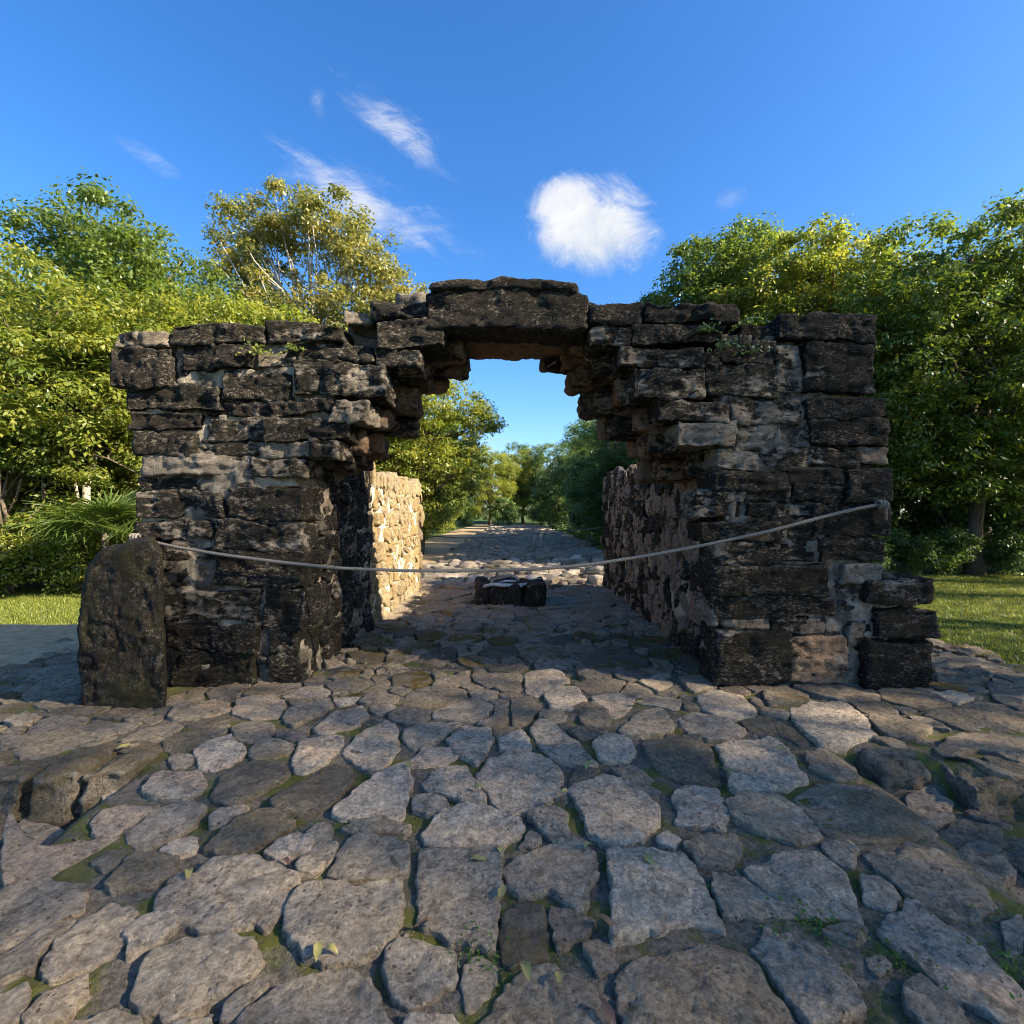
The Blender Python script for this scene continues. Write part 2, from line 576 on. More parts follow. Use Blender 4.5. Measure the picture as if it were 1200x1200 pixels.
def mat_plain(name, a, b, scale=20, rough=0.85, bstr=0.4, bdist=0.01, stretch=(1, 1, 1), spec=0.3):
    m, g = mat_new(name)
    P = g.vscale(g.new('ShaderNodeNewGeometry').outputs['Position'], stretch)
    n = g.noise(P, scale, 5, 0.65)
    finish(g, g.mix(g.ss(n, 0.3, 0.7), a, b), rough, n, bstr, bdist, spec)
    return m


def mat_ground():
    m, g = mat_new('lawn_soil')
    P = g.new('ShaderNodeNewGeometry').outputs['Position']
    n1 = g.noise(P, 0.7, 5, 0.6)
    n2 = g.noise(P, 24, 5, 0.7)
    col = g.mix(g.ss(n2, 0.3, 0.7), (0.030, 0.052, 0.014), (0.075, 0.115, 0.028))
    col = g.mix(g.ss(n1, 0.58, 0.72, 0.0, 0.7), col, (0.13, 0.10, 0.055))
    finish(g, col, 0.95, n2, 0.9, 0.05, 0.1)
    return m


M_PAVE = mat_paving()
M_JOINT = mat_joint()
M_WALL = mat_masonry('black_crusted_limestone', 0.52)
M_INNER = mat_masonry('flaking_inner_limestone', 0.46, pale=(0.44, 0.36, 0.285), warm=(0.44, 0.275, 0.18))
M_SUNNY = mat_masonry('ochre_rubble_limestone', 0.28, pale=(0.52, 0.42, 0.265), warm=(0.40, 0.28, 0.13), dark=(0.07, 0.055, 0.04), mid=(0.16, 0.12, 0.08), moss=0.0)
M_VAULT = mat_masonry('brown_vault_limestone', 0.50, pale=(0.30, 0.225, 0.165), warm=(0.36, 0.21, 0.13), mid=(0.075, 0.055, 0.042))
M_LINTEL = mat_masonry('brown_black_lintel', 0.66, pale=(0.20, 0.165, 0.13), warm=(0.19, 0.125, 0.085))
M_BOULD = mat_masonry('mottled_boulder', 0.58, pale=(0.24, 0.21, 0.165), dark=(0.026, 0.022, 0.017), mid=(0.085, 0.075, 0.056), moss=0.5, stretch=1.0, fleck=0.55)
M_MORT = mat_mortar('beige_lime_mortar', (0.28, 0.235, 0.175), (0.50, 0.42, 0.31), 0.80)
M_MORT_P = mat_mortar('pale_rubble_mortar', (0.50, 0.42, 0.31), (0.68, 0.59, 0.45), 0.10)
M_MORT_D = mat_mortar('grimy_dark_mortar', (0.15, 0.125, 0.095), (0.33, 0.275, 0.205), 0.95)
M_WHITE = mat_mortar('white_lime_mortar', (0.62, 0.60, 0.55), (0.78, 0.76, 0.72), 0.08)
M_GROUND = mat_ground()
M_DIRT = mat_plain('trodden_dirt', (0.30, 0.205, 0.105), (0.46, 0.335, 0.195), 9, 0.95, 0.6, 0.03)
M_ROADST = mat_paving('road_limestone')
M_ROPE = mat_plain('grey_rope', (0.15, 0.13, 0.11), (0.26, 0.23, 0.19), 160, 0.85, 0.9, 0.006)
M_BARK = mat_plain('brown_bark', (0.055, 0.042, 0.030), (0.15, 0.115, 0.080), 14, 0.9, 0.9, 0.03, (1, 1, 0.25))
M_BARKP = mat_plain('pale_bark', (0.26, 0.225, 0.18), (0.46, 0.41, 0.34), 11, 0.85, 0.7, 0.02, (1, 1, 0.4))
M_LEAF_Y = mat_leaf('sunny_yellow_green_leaf', (0.098, 0.145, 0.022), (0.245, 0.255, 0.050), 0.47)
M_LEAF_G = mat_leaf('deep_green_leaf', (0.042, 0.086, 0.026), (0.118, 0.178, 0.050), 0.42)
M_LEAF_M = mat_leaf('mid_green_leaf', (0.055, 0.098, 0.018), (0.135, 0.180, 0.034), 0.42)
M_LEAF_O = mat_leaf('olive_tan_leaf', (0.095, 0.120, 0.032), (0.265, 0.240, 0.075), 0.42)
M_PALM = mat_leaf('palm_frond', (0.055, 0.095, 0.020), (0.115, 0.160, 0.035), 0.35)
M_WEED = mat_leaf('bright_weed_leaf', (0.060, 0.130, 0.018), (0.115, 0.205, 0.030), 0.4, 1.6)
M_GRASS = mat_leaf('grass_blade', (0.105, 0.150, 0.018), (0.290, 0.300, 0.050), 0.4, 1.4)
M_LITTER = mat_leaf('fallen_leaf_skin', (0.10, 0.055, 0.040), (0.36, 0.33, 0.10), 0.1, 1.0)
M_TWIG = mat_plain('dry_twig', (0.09, 0.070, 0.050), (0.20, 0.16, 0.12), 30, 0.9)


# ------------------------------------------------------------------ ground shape
def ground_h(x, y):
    """level of the paved platform: flat round the arch, a step down at both flanks in front, falling to the lawns"""
    x = np.asarray(x, float); y = np.asarray(y, float)
    flank = smooth(2.0, 2.35, np.abs(x + 0.1))
    edge = np.where(x < 0, 3.02 + 0.10 * np.sin(x * 3.0), 3.25 - 0.62 * np.clip(x - 2.1, 0, 1.2))
    step = smooth(0.05, -0.05, y - edge) * np.where(x < 0, 0.27, 0.15) * flank
    ramp = (1 - flank) * 0.07 * smooth(3.4, 1.6, y)
    side = 0.14 * smooth(3.4, 5.3, np.abs(x)) * (y > 0)
    far = 0.10 * smooth(10.0, 11.2, y)
    return -step - ramp - side - far


def px2ground(px, py, lift=0.0):
    z = 0.0
    for _ in range(8):
        d = (CAM_H - z - lift) * F / (py - 600.0)
        x = (px - 600.0) / F * d
        z = float(ground_h(x, d))
    return x, d


def build_terrain():
    xs = np.unique(np.concatenate([np.linspace(-320, -16, 20), np.arange(-16, 16.01, 0.4), np.linspace(16, 320, 20)]))
    ys = np.unique(np.concatenate([np.linspace(-120, -4, 14), np.arange(-4, 30, 0.4), np.linspace(30, 420, 34)]))
    X, Y = np.meshgrid(xs, ys, indexing='ij')
    P = np.stack([X.ravel(), Y.ravel(), np.zeros(X.size)], axis=1)
    inside = smooth(5.6, 4.6, np.abs(X - 0.0)) * smooth(11.5, 10.5, Y) * smooth(-3.0, -2.0, Y)
    road = smooth(4.0, 3.4, np.abs(X - 0.6)) * smooth(10.0, 11.0, Y) * smooth(70, 60, Y)
    Z = -0.12 + 0.05 * fbm(P * 0.25, 3).reshape(X.shape) * smooth(4, 9, np.abs(X)) - 0.55 * inside - 0.10 * road
    Z = Z + smooth(45, 130, Y) * 0.7
    P[:, 2] = Z.ravel()
    nx, ny = X.shape
    i = np.arange(nx - 1)[:, None] * ny + np.arange(ny - 1)[None, :]
    Fc = np.stack([i, i + ny, i + ny + 1, i + 1], axis=-1).reshape(-1, 4)
    o = obj('ground', P, Fc, M_GROUND, origin=(0, 0, 0))
    o['kind'] = 'structure'


def terrain_z(x, y):
    return -0.12 + float(smooth(45, 130, y)) * 0.7


build_terrain()


def build_pavement_base():
    xs = np.arange(-6.0, 5.85, 0.04)
    ys = np.concatenate([np.arange(-2.5, 1.0, 0.15), np.arange(1.0, 6.0, 0.04), np.arange(6.0, 11.6, 0.08)])
    X, Y = np.meshgrid(xs, ys, indexing='ij')
    P = np.stack([X.ravel(), Y.ravel(), np.zeros(X.size)], axis=1)
    Z = ground_h(P[:, 0], P[:, 1]) + 0.011 + 0.014 * fbm(P * 5, 3) + 0.012 * fbm(P * 22, 3)
    rim = smooth(4.9, 5.7, np.abs(P[:, 0] + 0.15)) + smooth(11.0, 11.5, P[:, 1])
    P[:, 2] = Z - 0.35 * np.clip(rim, 0, 1)
    nx, ny = X.shape
    i = np.arange(nx - 1)[:, None] * ny + np.arange(ny - 1)[None, :]
    Fc = np.stack([i, i + ny, i + ny + 1, i + 1], axis=-1).reshape(-1, 4)
    o = obj('pavement', P, Fc, M_JOINT, origin=(0, 0, 0))
    o['kind'] = 'structure'
    o['label'] = 'old causeway paving of irregular grey limestone slabs with mossy joints'
    return o


pavement = build_pavement_base()

# ------------------------------------------------------------------ paving stones
# outlines of the big slabs as seen on the ground, tone: r = brightness, g = warmth, b = moss
Z5 = [  # (scale 2, origin (0,750))
 ('165,355 215,315 290,285 365,262 378,285 372,320 330,350 290,378 220,380 165,375', .75, .35, .0),
 ('330,350 375,312 460,306 487,320 470,350 430,372 350,372', .7, .5, .1),
 ('460,265 480,238 540,218 550,238 580,262 545,290 505,303 470,295', .95, .5, 0),
 ('392,280 420,262 458,272 440,292 405,297', .6, .3, 0),
 ('490,372 515,325 585,288 665,285 672,318 615,355 545,388', .15, .0, .1),
 ('630,385 680,345 760,300 825,290 825,335 790,380 720,410 650,408', .12, .0, .2),
 ('690,262 705,232 800,222 803,250 770,280 720,312 690,305', .8, .6, 0),
 ('800,262 850,215 905,185 935,205 935,250 905,290 870,305 835,290', .8, .35, 0),
 ('735,205 790,165 850,153 863,175 840,200 775,217 740,217', .6, .4, 0),
 ('660,180 700,150 770,140 780,155 720,185 690,200', .5, .3, .2),
 ('540,172 560,140 640,132 672,145 650,178 600,184', .55, .8, 0),
 ('390,180 420,150 530,138 540,160 500,178 420,185', .45, .2, .2),
 ('545,210 570,195 640,195 640,218 590,235 555,232', .3, .1, 0),
 ('380,240 430,215 540,195 530,215 450,255 400,262', .25, .0, .4),
 ('280,240 340,205 415,192 425,205 370,240 310,258', .5, .3, .2),
 ('945,210 990,193 1080,192 1060,210 1020,235 970,255 945,235', .6, .3, 0),
 ('1045,230 1090,200 1150,210 1160,235 1120,285 1095,275 1060,255', .75, .35, 0),
 ('960,275 1000,248 1055,250 1075,270 1040,288 970,290', .8, .5, 0),
 ('780,405 830,360 920,300 960,285 962,340 945,415 880,420 800,415', .9, .45, 0),
 ('990,335 1030,300 1090,300 1110,330 1140,375 1090,385 1050,365 1010,355', .7, .4, 0),
 ('1112,316 1150,280 1210,260 1280,276 1314,310 1310,350 1260,396 1200,410 1150,380', .75, .35, 0),
 ('805,445 830,425 900,422 960,440 940,455 820,455', .4, .2, .1),
 ('985,455 1030,410 1120,390 1210,420 1222,455 1160,485 1080,490 1000,480', .8, .3, 0),
 ('770,550 790,495 830,462 920,462 965,490 955,545 890,560 800,555', .45, .1, 0),
 ('975,570 990,505 1060,490 1175,500 1172,600 1150,715 1075,700 985,660', .5, .12, 0),
 ('670,640 690,600 740,575 810,570 830,590 880,575 930,570 945,640 920,690 850,740 780,768 720,740 675,690', .55, .1, 0),
 ('895,730 930,700 1065,735 1062,810 975,872 920,840', .55, .1, 0),
 ('570,890 640,830 760,780 830,770 880,820 910,900 900,960 570,960', .5, .1, 0),
 ('355,620 400,570 500,530 590,515 680,545 705,560 650,610 590,665 540,682 430,670 370,645', .6, .25, 0),
 ('600,665 650,600 690,590 670,630 625,680', .5, .2, 0),
 ('692,530 740,490 790,475 780,510 740,545 700,545', .6, .2, 0),
 ('720,455 740,437 775,437 775,460 740,488', .55, .2, 0),
 ('625,500 650,470 700,455 735,470 720,500 660,515', .9, .3, 0),
 ('300,440 380,400 450,380 475,395 460,430 400,465 330,490 310,465', .55, .35, .3),
 ('210,430 240,400 300,385 370,388 320,420 270,455 215,455', .6, .6, 0),
 ('10,490 60,430 120,400 205,400 210,430 150,470 80,510 20,510', .55, .5, 0),
 ('5,555 20,520 110,500 230,465 280,455 200,500 150,530 90,560 20,575', .6, .8, .2),
 ('375,495 400,475 462,460 455,495 415,503', .95, .4, 0),
 ('480,490 540,430 600,405 650,410 690,430 640,470 580,500 520,515', .25, .1, .5),
 ('250,570 290,520 350,505 410,515 400,550 340,580 270,585', .35, .2, .4),
 ('0,580 100,560 200,560 215,590 190,630 110,665 0,720', .5, .3, 0),
 ('95,770 140,700 200,650 260,620 330,635 300,680 270,730 200,770 120,800', .55, .3, 0),
 ('290,690 330,655 400,645 420,665 370,710 310,735', .8, .4, 0),
 ('310,830 350,750 430,700 530,690 610,710 620,760 560,810 470,860 380,885 320,870', .55, .15, 0),
 ('530,880 540,840 590,810 620,815 560,880', .5, .1, 0),
 ('60,880 110,830 190,800 200,830 150,890 60,900', .5, .3, 0),
 ('0,830 60,800 80,840 40,890 0,900', .5, .3, 0),
 ('0,740 80,690 150,660 170,660 110,720 80,770 0,790', .45, .2, .1),
 ('220,515 250,490 320,490 290,520 240,540', .3, .1, .6),
 ('0,265 100,225 250,195 330,190 300,215 200,250 60,290 0,300', .4, .2, .2),
 ('180,290 220,255 330,235 390,250 330,280 230,300', .22, .1, .4),
 ('50,130 120,85 185,70 190,95 140,120 80,145', .4, .1, .1),
 ('10,190 60,170 100,175 70,195 30,200', .55, .2, 0),
 ('80,150 140,125 190,105 190,135 120,165', .3, .1, .1),
 ('40,100 100,65 185,55 185,68 110,90', .4, .2, .1),
 ('220,220 250,205 295,200 280,215 230,228', .5, .3, .1),
]
Z6 = [  # (scale 2, origin (600,750))
 ('40,215 60,190 85,188 150,235 205,290 170,290 105,285 60,245', .65, .25, 0),
 ('190,245 220,222 265,225 290,265 270,285 210,280', .9, .5, 0),
 ('305,240 370,230 440,228 480,290 490,340 430,340 330,300', .18, .05, .3),
 ('478,250 540,235 620,232 660,270 690,330 640,350 560,358 510,345 500,290', .85, .35, 0),
 ('650,170 700,145 780,145 830,180 850,225 800,245 720,250 670,200', .85, .35, 0),
 ('430,135 470,118 540,128 575,165 560,185 480,180 440,155', .8, .45, 0),
 ('385,180 430,165 500,185 545,215 530,230 450,232 400,205', .6, .25, 0),
 ('250,210 300,165 350,160 380,200 350,220 270,225', .5, .2, .1),
 ('185,130 240,125 290,135 280,160 240,180 200,150', .75, .6, 0),
 ('75,130 110,108 150,110 180,140 140,160 90,160', .85, .5, 0),
 ('145,155 195,145 235,180 230,205 170,200', .22, .05, .3),
 ('0,140 40,135 70,155 40,190 0,200', .3, .05, .2),
 ('135,350 215,318 275,325 340,400 345,430 290,480 235,490 180,450 160,400', .75, .3, 0),
 ('380,360 420,345 480,355 500,400 500,450 440,440 385,425', .75, .5, 0),
 ('500,385 540,365 620,360 700,420 728,465 660,475 580,450 520,420', .6, .3, .3),
 ('660,365 720,330 800,340 900,370 970,430 990,465 900,470 800,470 730,450 690,400', .45, .2, .55),
 ('680,265 740,258 800,295 820,325 760,325 700,300', .35, .1, .1),
 ('780,265 850,235 930,265 990,340 900,360 820,330', .15, .05, .1),
 ('830,175 900,175 985,205 960,230 880,225', .3, .2, .2),
 ('-15,540 10,510 60,490 160,480 195,510 195,560 170,610 150,630 90,590 20,600 -10,580', .5, .15, 0),
 ('225,500 320,490 400,510 450,560 480,640 490,680 420,660 370,665 310,690 240,705 230,640 235,560', .85, .15, 0),
 ('395,480 450,455 520,460 535,495 510,530 440,520', .45, .1, .2),
 ('340,460 365,448 400,470 380,485 345,475', .9, .3, 0),
 ('470,550 540,555 640,630 660,650 560,645 500,650 480,600', .6, .4, .0),
 ('545,535 640,500 720,510 780,550 820,655 740,655 660,640 590,580', .7, .75, 0),
 ('825,500 900,485 1000,490 1090,560 1125,620 1090,655 1000,640 900,580 850,530', .45, .1, .1),
 ('1035,495 1080,485 1150,510 1180,560 1130,570 1070,530', .4, .1, .1),
 ('820,560 860,555 910,605 890,630 830,610', .6, .3, 0),
 ('560,725 600,665 660,690 750,740 810,830 815,880 760,900 690,890 620,800', .6, .15, 0),
 ('855,690 900,650 940,625 1050,690 1150,770 1240,870 1240,950 1150,900 1010,820 930,740', .75, .85, 0),
 ('920,820 960,800 1010,830 1060,890 1040,920 960,900 930,860', .45, .1, .1),
 ('240,780 320,740 450,720 540,735 600,800 670,890 690,960 270,960 250,860', .4, .1, .2),
 ('-80,900 0,790 80,760 180,800 220,880 225,960 -80,960', .4, .1, .2),
 ('725,480 790,470 810,490 790,525 740,510', .6, .5, .1),
 ('1000,440 1060,430 1140,440 1160,480 1060,490 1005,470', .3, .2, .2),
 ('920,365 975,340 1030,380 1035,415 970,425 930,400', .5, .4, .1),
 ('1145,660 1190,640 1210,700 1160,730', .6, .5, 0),
 ('40,410 100,395 135,410 130,450 170,470 100,480 60,440', .5, .1, 0),
 ('170,720 200,705 240,720 250,760 200,780', .4, .1, .2),
 ('725,680 790,660 830,680 810,710 750,700', .4, .1, .1),
 ('830,745 870,735 890,770 860,790', .6, .2, 0),
 ('990,255 1060,220 1200,230 1200,290 1100,260 1010,270', .35, .2, .2),
 ('985,270 1060,270 1200,320 1200,380 1120,370 1030,310', .5, .3, .2),
 ('960,170 1100,150 1200,180 1200,215 1050,205', .3, .1, .3),
 ('985,75 1080,60 1130,90 1090,100 1000,100', .25, .1, .1),
 ('975,125 1030,120 1090,140 1040,150', .85, .2, 0),
 ('1000,30 1100,45 1200,80 1200,110 1110,80 1010,55', .3, .1, .1),
 ('1110,100 1200,130 1200,165 1130,140', .3, .1, .1),
 ('540,190 600,180 690,220 700,260 640,225 560,215', .2, .05, .3),
 ('590,120 640,110 700,130 640,150 600,150', .3, .1, .8),
 ('230,300 290,290 350,340 340,380 290,350', .4, .1, .5),
 ('150,295 205,300 190,325 130,335', .2, .05, .2),
 ('150,55 235,55 235,90 160,90', .3, .1, .1),
 ('30,75 110,70 140,95 70,130 30,120', .7, .4, 0),
 ('390,85 450,80 480,110 420,120', .5, .5, .2),
 ('290,100 340,85 380,100 340,120', .6, .5, .1),
]


def parse(lst, sc, ox, oy):
    out = []
    for s, r, gg, b in lst:
        pts = []
        for t in s.split():
            a, c = t.split(',')
            pts.append(px2ground(ox + float(a) / sc, max(oy + float(c) / sc, 690), 0.03))
        P = np.array(pts)
        c = P.mean(axis=0)
        P = c + (P - c) * (1 + 0.010 / max(np.linalg.norm(P - c, axis=1).mean(), 0.05))
        out.append((P, (r, gg, b)))
    return out


traced = parse(Z5, 2.0, 0, 750) + parse(Z6, 2.0, 600, 750)


def poly_area(P):
    x, y = P[:, 0], P[:, 1]
    return 0.5 * abs(np.dot(x, np.roll(y, -1)) - np.dot(y, np.roll(x, -1)))


def inside_poly(pts, poly):
    x, y = pts[:, 0], pts[:, 1]
    r = np.zeros(len(pts), bool)
    n = len(poly)
    for i in range(n):
        x1, y1 = poly[i]; x2, y2 = poly[(i + 1) % n]
        c = ((y1 > y) != (y2 > y)) & (x < (x2 - x1) * (y - y1) / (y2 - y1 + 1e-12) + x1)
        r ^= c
    return r


WALL_XL, WALL_XR = -1.78, 1.80
Y_FRONT, Y_BACK, Y_END = 4.35, 5.45, 10.0
FOOT = [(-3.2, 4.42, WALL_XL - 0.02, Y_BACK), (WALL_XR + 0.02, 4.42, 3.45, Y_BACK),
        (-2.75, Y_BACK, WALL_XL - 0.02, Y_END), (WALL_XR + 0.02, Y_BACK, 2.8, Y_END), (-3.15, 3.85, -2.62, 4.4)]


def clip_half(poly, p, n):
    """keep the side where (q-p).n <= 0"""
    out = []
    m = len(poly)
    for i in range(m):
        a, b = poly[i], poly[(i + 1) % m]
        da = (a[0] - p[0]) * n[0] + (a[1] - p[1]) * n[1]
        db = (b[0] - p[0]) * n[0] + (b[1] - p[1]) * n[1]
        if da <= 0:
            out.append(a)
        if (da < 0 < db) or (db < 0 < da):
            t = da / (da - db)
            out.append((a[0] + t * (b[0] - a[0]), a[1] + t * (b[1] - a[1])))
    return out


def power_cells(seeds, rad, walls=None, gap=0.012, grow=1.7, aspect=(1, 1)):
    cells = []
    for i in range(len(seeds)):
        s, r = seeds[i], rad[i]
        a0 = rng.uniform(0, 6.28)
        R = r * grow
        poly = [(s[0] + aspect[0] * R * math.cos(a0 + k * math.pi / 5), s[1] + aspect[1] * R * math.sin(a0 + k * math.pi / 5)) for k in range(10)]
        d = seeds - s
        L = np.hypot(d[:, 0], d[:, 1])
        for j in np.where((L > 1e-9) & (L < (R + rad.max() * grow) * max(aspect)))[0]:
            n = d[j] / L[j]
            t = L[j] * r / (r + rad[j]) - gap
            poly = clip_half(poly, s + n * t, n)
            if len(poly) < 3:
                break
        if len(poly) >= 3 and walls is not None:
            d = walls - s
            L = np.hypot(d[:, 0], d[:, 1])
            for j in np.where(L < R * 1.1)[0]:
                n = d[j] / max(L[j], 1e-6)
                poly = clip_half(poly, s + n * (L[j] - gap * 1.6), n)
                if len(poly) < 3:
                    break
        cells.append(np.array(poly) if len(poly) >= 3 else None)
    return cells


def build_paving():
    bnd = np.concatenate([resample(P, 28, 0) for P, _ in traced])
    seeds, rad = np.zeros((0, 2)), np.zeros(0)
    for r, tries in ((0.25, 1500), (0.19, 3000), (0.145, 4500), (0.10, 5500), (0.065, 4500)):
        y = rng.uniform(1.0, 10.9, tries)
        if r < 0.12:
            y = rng.uniform(1.0, 7.0, tries)
        x = rng.uniform(-5.4, 5.2, tries)
        cand = np.stack([x, y], axis=1)
        ok = np.abs(x) < y * 1.04 + 0.7
        for (x0, y0, x1, y1) in FOOT:
            ok &= ~((x > x0 - r * 0.3) & (x < x1 + r * 0.3) & (y > y0 - r * 0.4) & (y < y1 + r * 0.4))
        if r > 0.2:
            ok &= (y < 4.3) | (np.abs(x) > 1.9)
        cand = cand[ok]
        hit = np.zeros(len(cand), bool)
        for P, _ in traced:
            hit |= inside_poly(cand, P)
        cand = cand[~hit]
        dm = np.array([np.min(np.hypot(bnd[:, 0] - c[0], bnd[:, 1] - c[1])) for c in cand])
        cand = cand[dm > r * 0.8]
        for c in cand:
            if len(seeds):
                if np.any(np.hypot(seeds[:, 0] - c[0], (seeds[:, 1] - c[1]) * 1.12) < (rad + r) * 0.93):
                    continue
            seeds = np.vstack([seeds, c]); rad = np.append(rad, r * rng.uniform(0.9, 1.1))
    cells = power_cells(seeds, rad, bnd, 0.010, 1.55, (1.10, 1.0))
    items = []
    for P, tone in traced:
        c = P.mean(axis=0)
        A = poly_area(P)
        items.append((A / c[1] ** 3 * 4, P, tone, True))
    for P in cells:
        if P is None or poly_area(P) < 0.0025:
            continue
        c = P.mean(axis=0)
        if abs(c[0]) > 2.15 and 0 < 3.16 - (0.62 * max(0, c[0] - 2.1) if c[0] > 0 else 0) - c[1] + 0.08 < 0.28:
            continue
        dist = max(c[1], 0.8)
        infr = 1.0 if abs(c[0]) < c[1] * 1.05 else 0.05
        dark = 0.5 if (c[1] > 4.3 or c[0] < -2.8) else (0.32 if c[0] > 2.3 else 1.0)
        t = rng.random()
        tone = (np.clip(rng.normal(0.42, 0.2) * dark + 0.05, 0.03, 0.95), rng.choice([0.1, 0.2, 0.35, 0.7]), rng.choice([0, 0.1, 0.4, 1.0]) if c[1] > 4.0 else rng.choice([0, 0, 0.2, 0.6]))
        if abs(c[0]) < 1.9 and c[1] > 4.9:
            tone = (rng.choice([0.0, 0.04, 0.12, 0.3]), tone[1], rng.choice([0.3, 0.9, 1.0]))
        items.append((poly_area(P) / dist ** 3 * infr, P, tone, False))
    items.sort(key=lambda t: -t[0])
    acc = Acc()
    e3 = ((0, 0, 0), (1, 0, 0), (0, 1, 0), (0, 0, 1))
    for k, (w, P, tone, tr) in enumerate(items):
        A = poly_area(P)
        c = P.mean(axis=0)
        size = math.sqrt(A)
        pxs = size / max(c[1], 1) * 512
        nb = int(np.clip(pxs * 1.1, 14, 120)); nr = int(np.clip(pxs / 6, 2, 20))
        th = 0.022 + 0.012 * rng.random() + 0.02 * min(size, 0.5)
        flank = abs(c[0]) > 2.4
        tl = rng.normal(0, 0.025, 2) + (0, 0.015)
        if tr and c[1] < 2.8 and abs(c[0]) < 1.6:
            th += 0.008
        gc = float(ground_h(c[0], c[1]))
        rgh = 0.0065 + 0.005 * rng.random()
        if c[1] > 4.6:
            th += rng.uniform(-0.015, 0.035); rgh *= 2.2; tl = tl * 2.2
        flank = abs(c[0]) > 1.95
        bfn = (lambda x, y, gc=gc: gc + 0 * x) if flank else ground_h
        V, Fc = slab(P, th, 0.10 if not flank else 0.16, e3, nb, nr, edge=0.006 + 0.012 * min(size, 0.5), rough=rgh, freq=5.0, ledge=1.0,
                     tilt=tuple(tl), seed=k + 3, jag=0.010 + 0.010 * min(size, 0.6), dome=0.006 * rng.random(), base_fn=bfn)
        if k < 298:
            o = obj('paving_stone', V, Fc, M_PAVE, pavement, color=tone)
        else:
            acc.add(V, Fc)
    V, Fc = acc.get()
    o = obj('paving_rubble', V, Fc, M_PAVE, pavement, color=(0.36, 0.25, 0.35))
    o['kind'] = 'stuff'
    # loose chips in the joints
    acc = Acc()
    n = 0
    while n < 700:
        y = rng.uniform(1.2, 5.5); x = rng.uniform(-y, y) * 1.05
        if y > 4.3 and abs(x) > 1.7:
            continue
        r = rng.uniform(0.004, 0.013) * (2.0 if rng.random() < 0.06 else 1.0)
        z = float(ground_h(x, y)) + 0.005
        V, Fc = rock((x - r, y - r * 0.8, z - r * 0.4), (x + r, y + r * 0.8, z + r * 0.8), r=r * 0.5, rough=r * 0.2, freq=30, seed=n, res=1, nmin=2, nmax=2, strata=0, warp=r * 0.3)
        acc.add(V, Fc); n += 1
    V, Fc = acc.get()
    o = obj('gravel', V, Fc, M_PAVE, pavement, color=(0.4, 0.3, 0.0))
    o['kind'] = 'stuff'
    # the dark upright kerb blocks at the flank steps
    for x0, x1 in ((-4.0, -3.55), (-3.52, -3.16), (-3.13, -2.70), (-2.67, -2.40), (-2.37, -2.12), (2.18, 2.50), (2.53, 2.92), (2.95, 3.28), (3.31, 3.75)):
        xm = (x0 + x1) / 2
        yy = 3.02 + 0.10 * math.sin(xm * 3.0) if xm < 0 else 3.25 - 0.62 * min(max(xm - 2.1, 0), 1.2)
        zt = float(ground_h(xm, yy + 0.3)) + 0.025
        V, Fc = rock((x0, yy - 0.13 + rng.uniform(-0.03, 0.02), zt - 0.38), (x1, yy + 0.30, zt + rng.uniform(-0.015, 0.03)), r=0.035, rough=0.026, freq=5, seed=x0 * 7, res=0.022, strata=0.016, warp=0.05)
        obj('kerb_stone', V, Fc, M_PAVE, pavement, color=(rng.uniform(0.1, 0.35), 0.3, 0.5))


build_paving()


# ------------------------------------------------------------------ far road and dirt path
def sheet(name, x0, x1, y0, y1, step, zfn, mat, label=None, wob=0.25):
    xs = np.linspace(x0, x1, max(3, int((x1 - x0) / step) + 1)); ys = np.arange(y0, y1 + step, step)
    X, Y = np.meshgrid(xs, ys, indexing='ij')
    e = np.zeros_like(X); e[0] = -1; e[-1] = 1
    X = X + e * wob * fbm(np.stack([X.ravel(), Y.ravel() * 0.6, X.ravel() * 0], 1), 3).reshape(X.shape)
    P = np.stack([X.ravel(), Y.ravel(), np.zeros(X.size)], 1)
    P[:, 2] = zfn(P[:, 0], P[:, 1]) + 0.012 * fbm(P * 3, 3) - 0.05 * (np.abs(e.ravel()))
    nx, ny = X.shape
    i = np.arange(nx - 1)[:, None] * ny + np.arange(ny - 1)[None, :]
    Fc = np.stack([i, i + ny, i + ny + 1, i + 1], axis=-1).reshape(-1, 4)
    o = obj(name, P, Fc, mat, origin=(0, y0, 0))
    o['kind'] = 'structure'
    if label:
        o['label'] = label
    return o


road = sheet('road', -2.1, 3.5, 10.9, 62, 0.35, lambda x, y: -0.10 + 0.06 * np.cos((x - 0.6) / 3.2 * 1.3) + 0 * y, M_JOINT,
             'rough stone causeway running away beyond the arch between the trees')
path = sheet('path', -4.9, -2.0, 9.5, 66, 0.4, lambda x, y: -0.035 + 0 * x, M_DIRT, 'bare dirt footpath beside the rough causeway', 0.35)
path2 = sheet('path', -8.8, -4.9, 4.4, 7.0, 0.3, lambda x, y: -0.06 + 0 * x, M_DIRT, 'patch of bare earth between the paving and the lawn', 0.5)


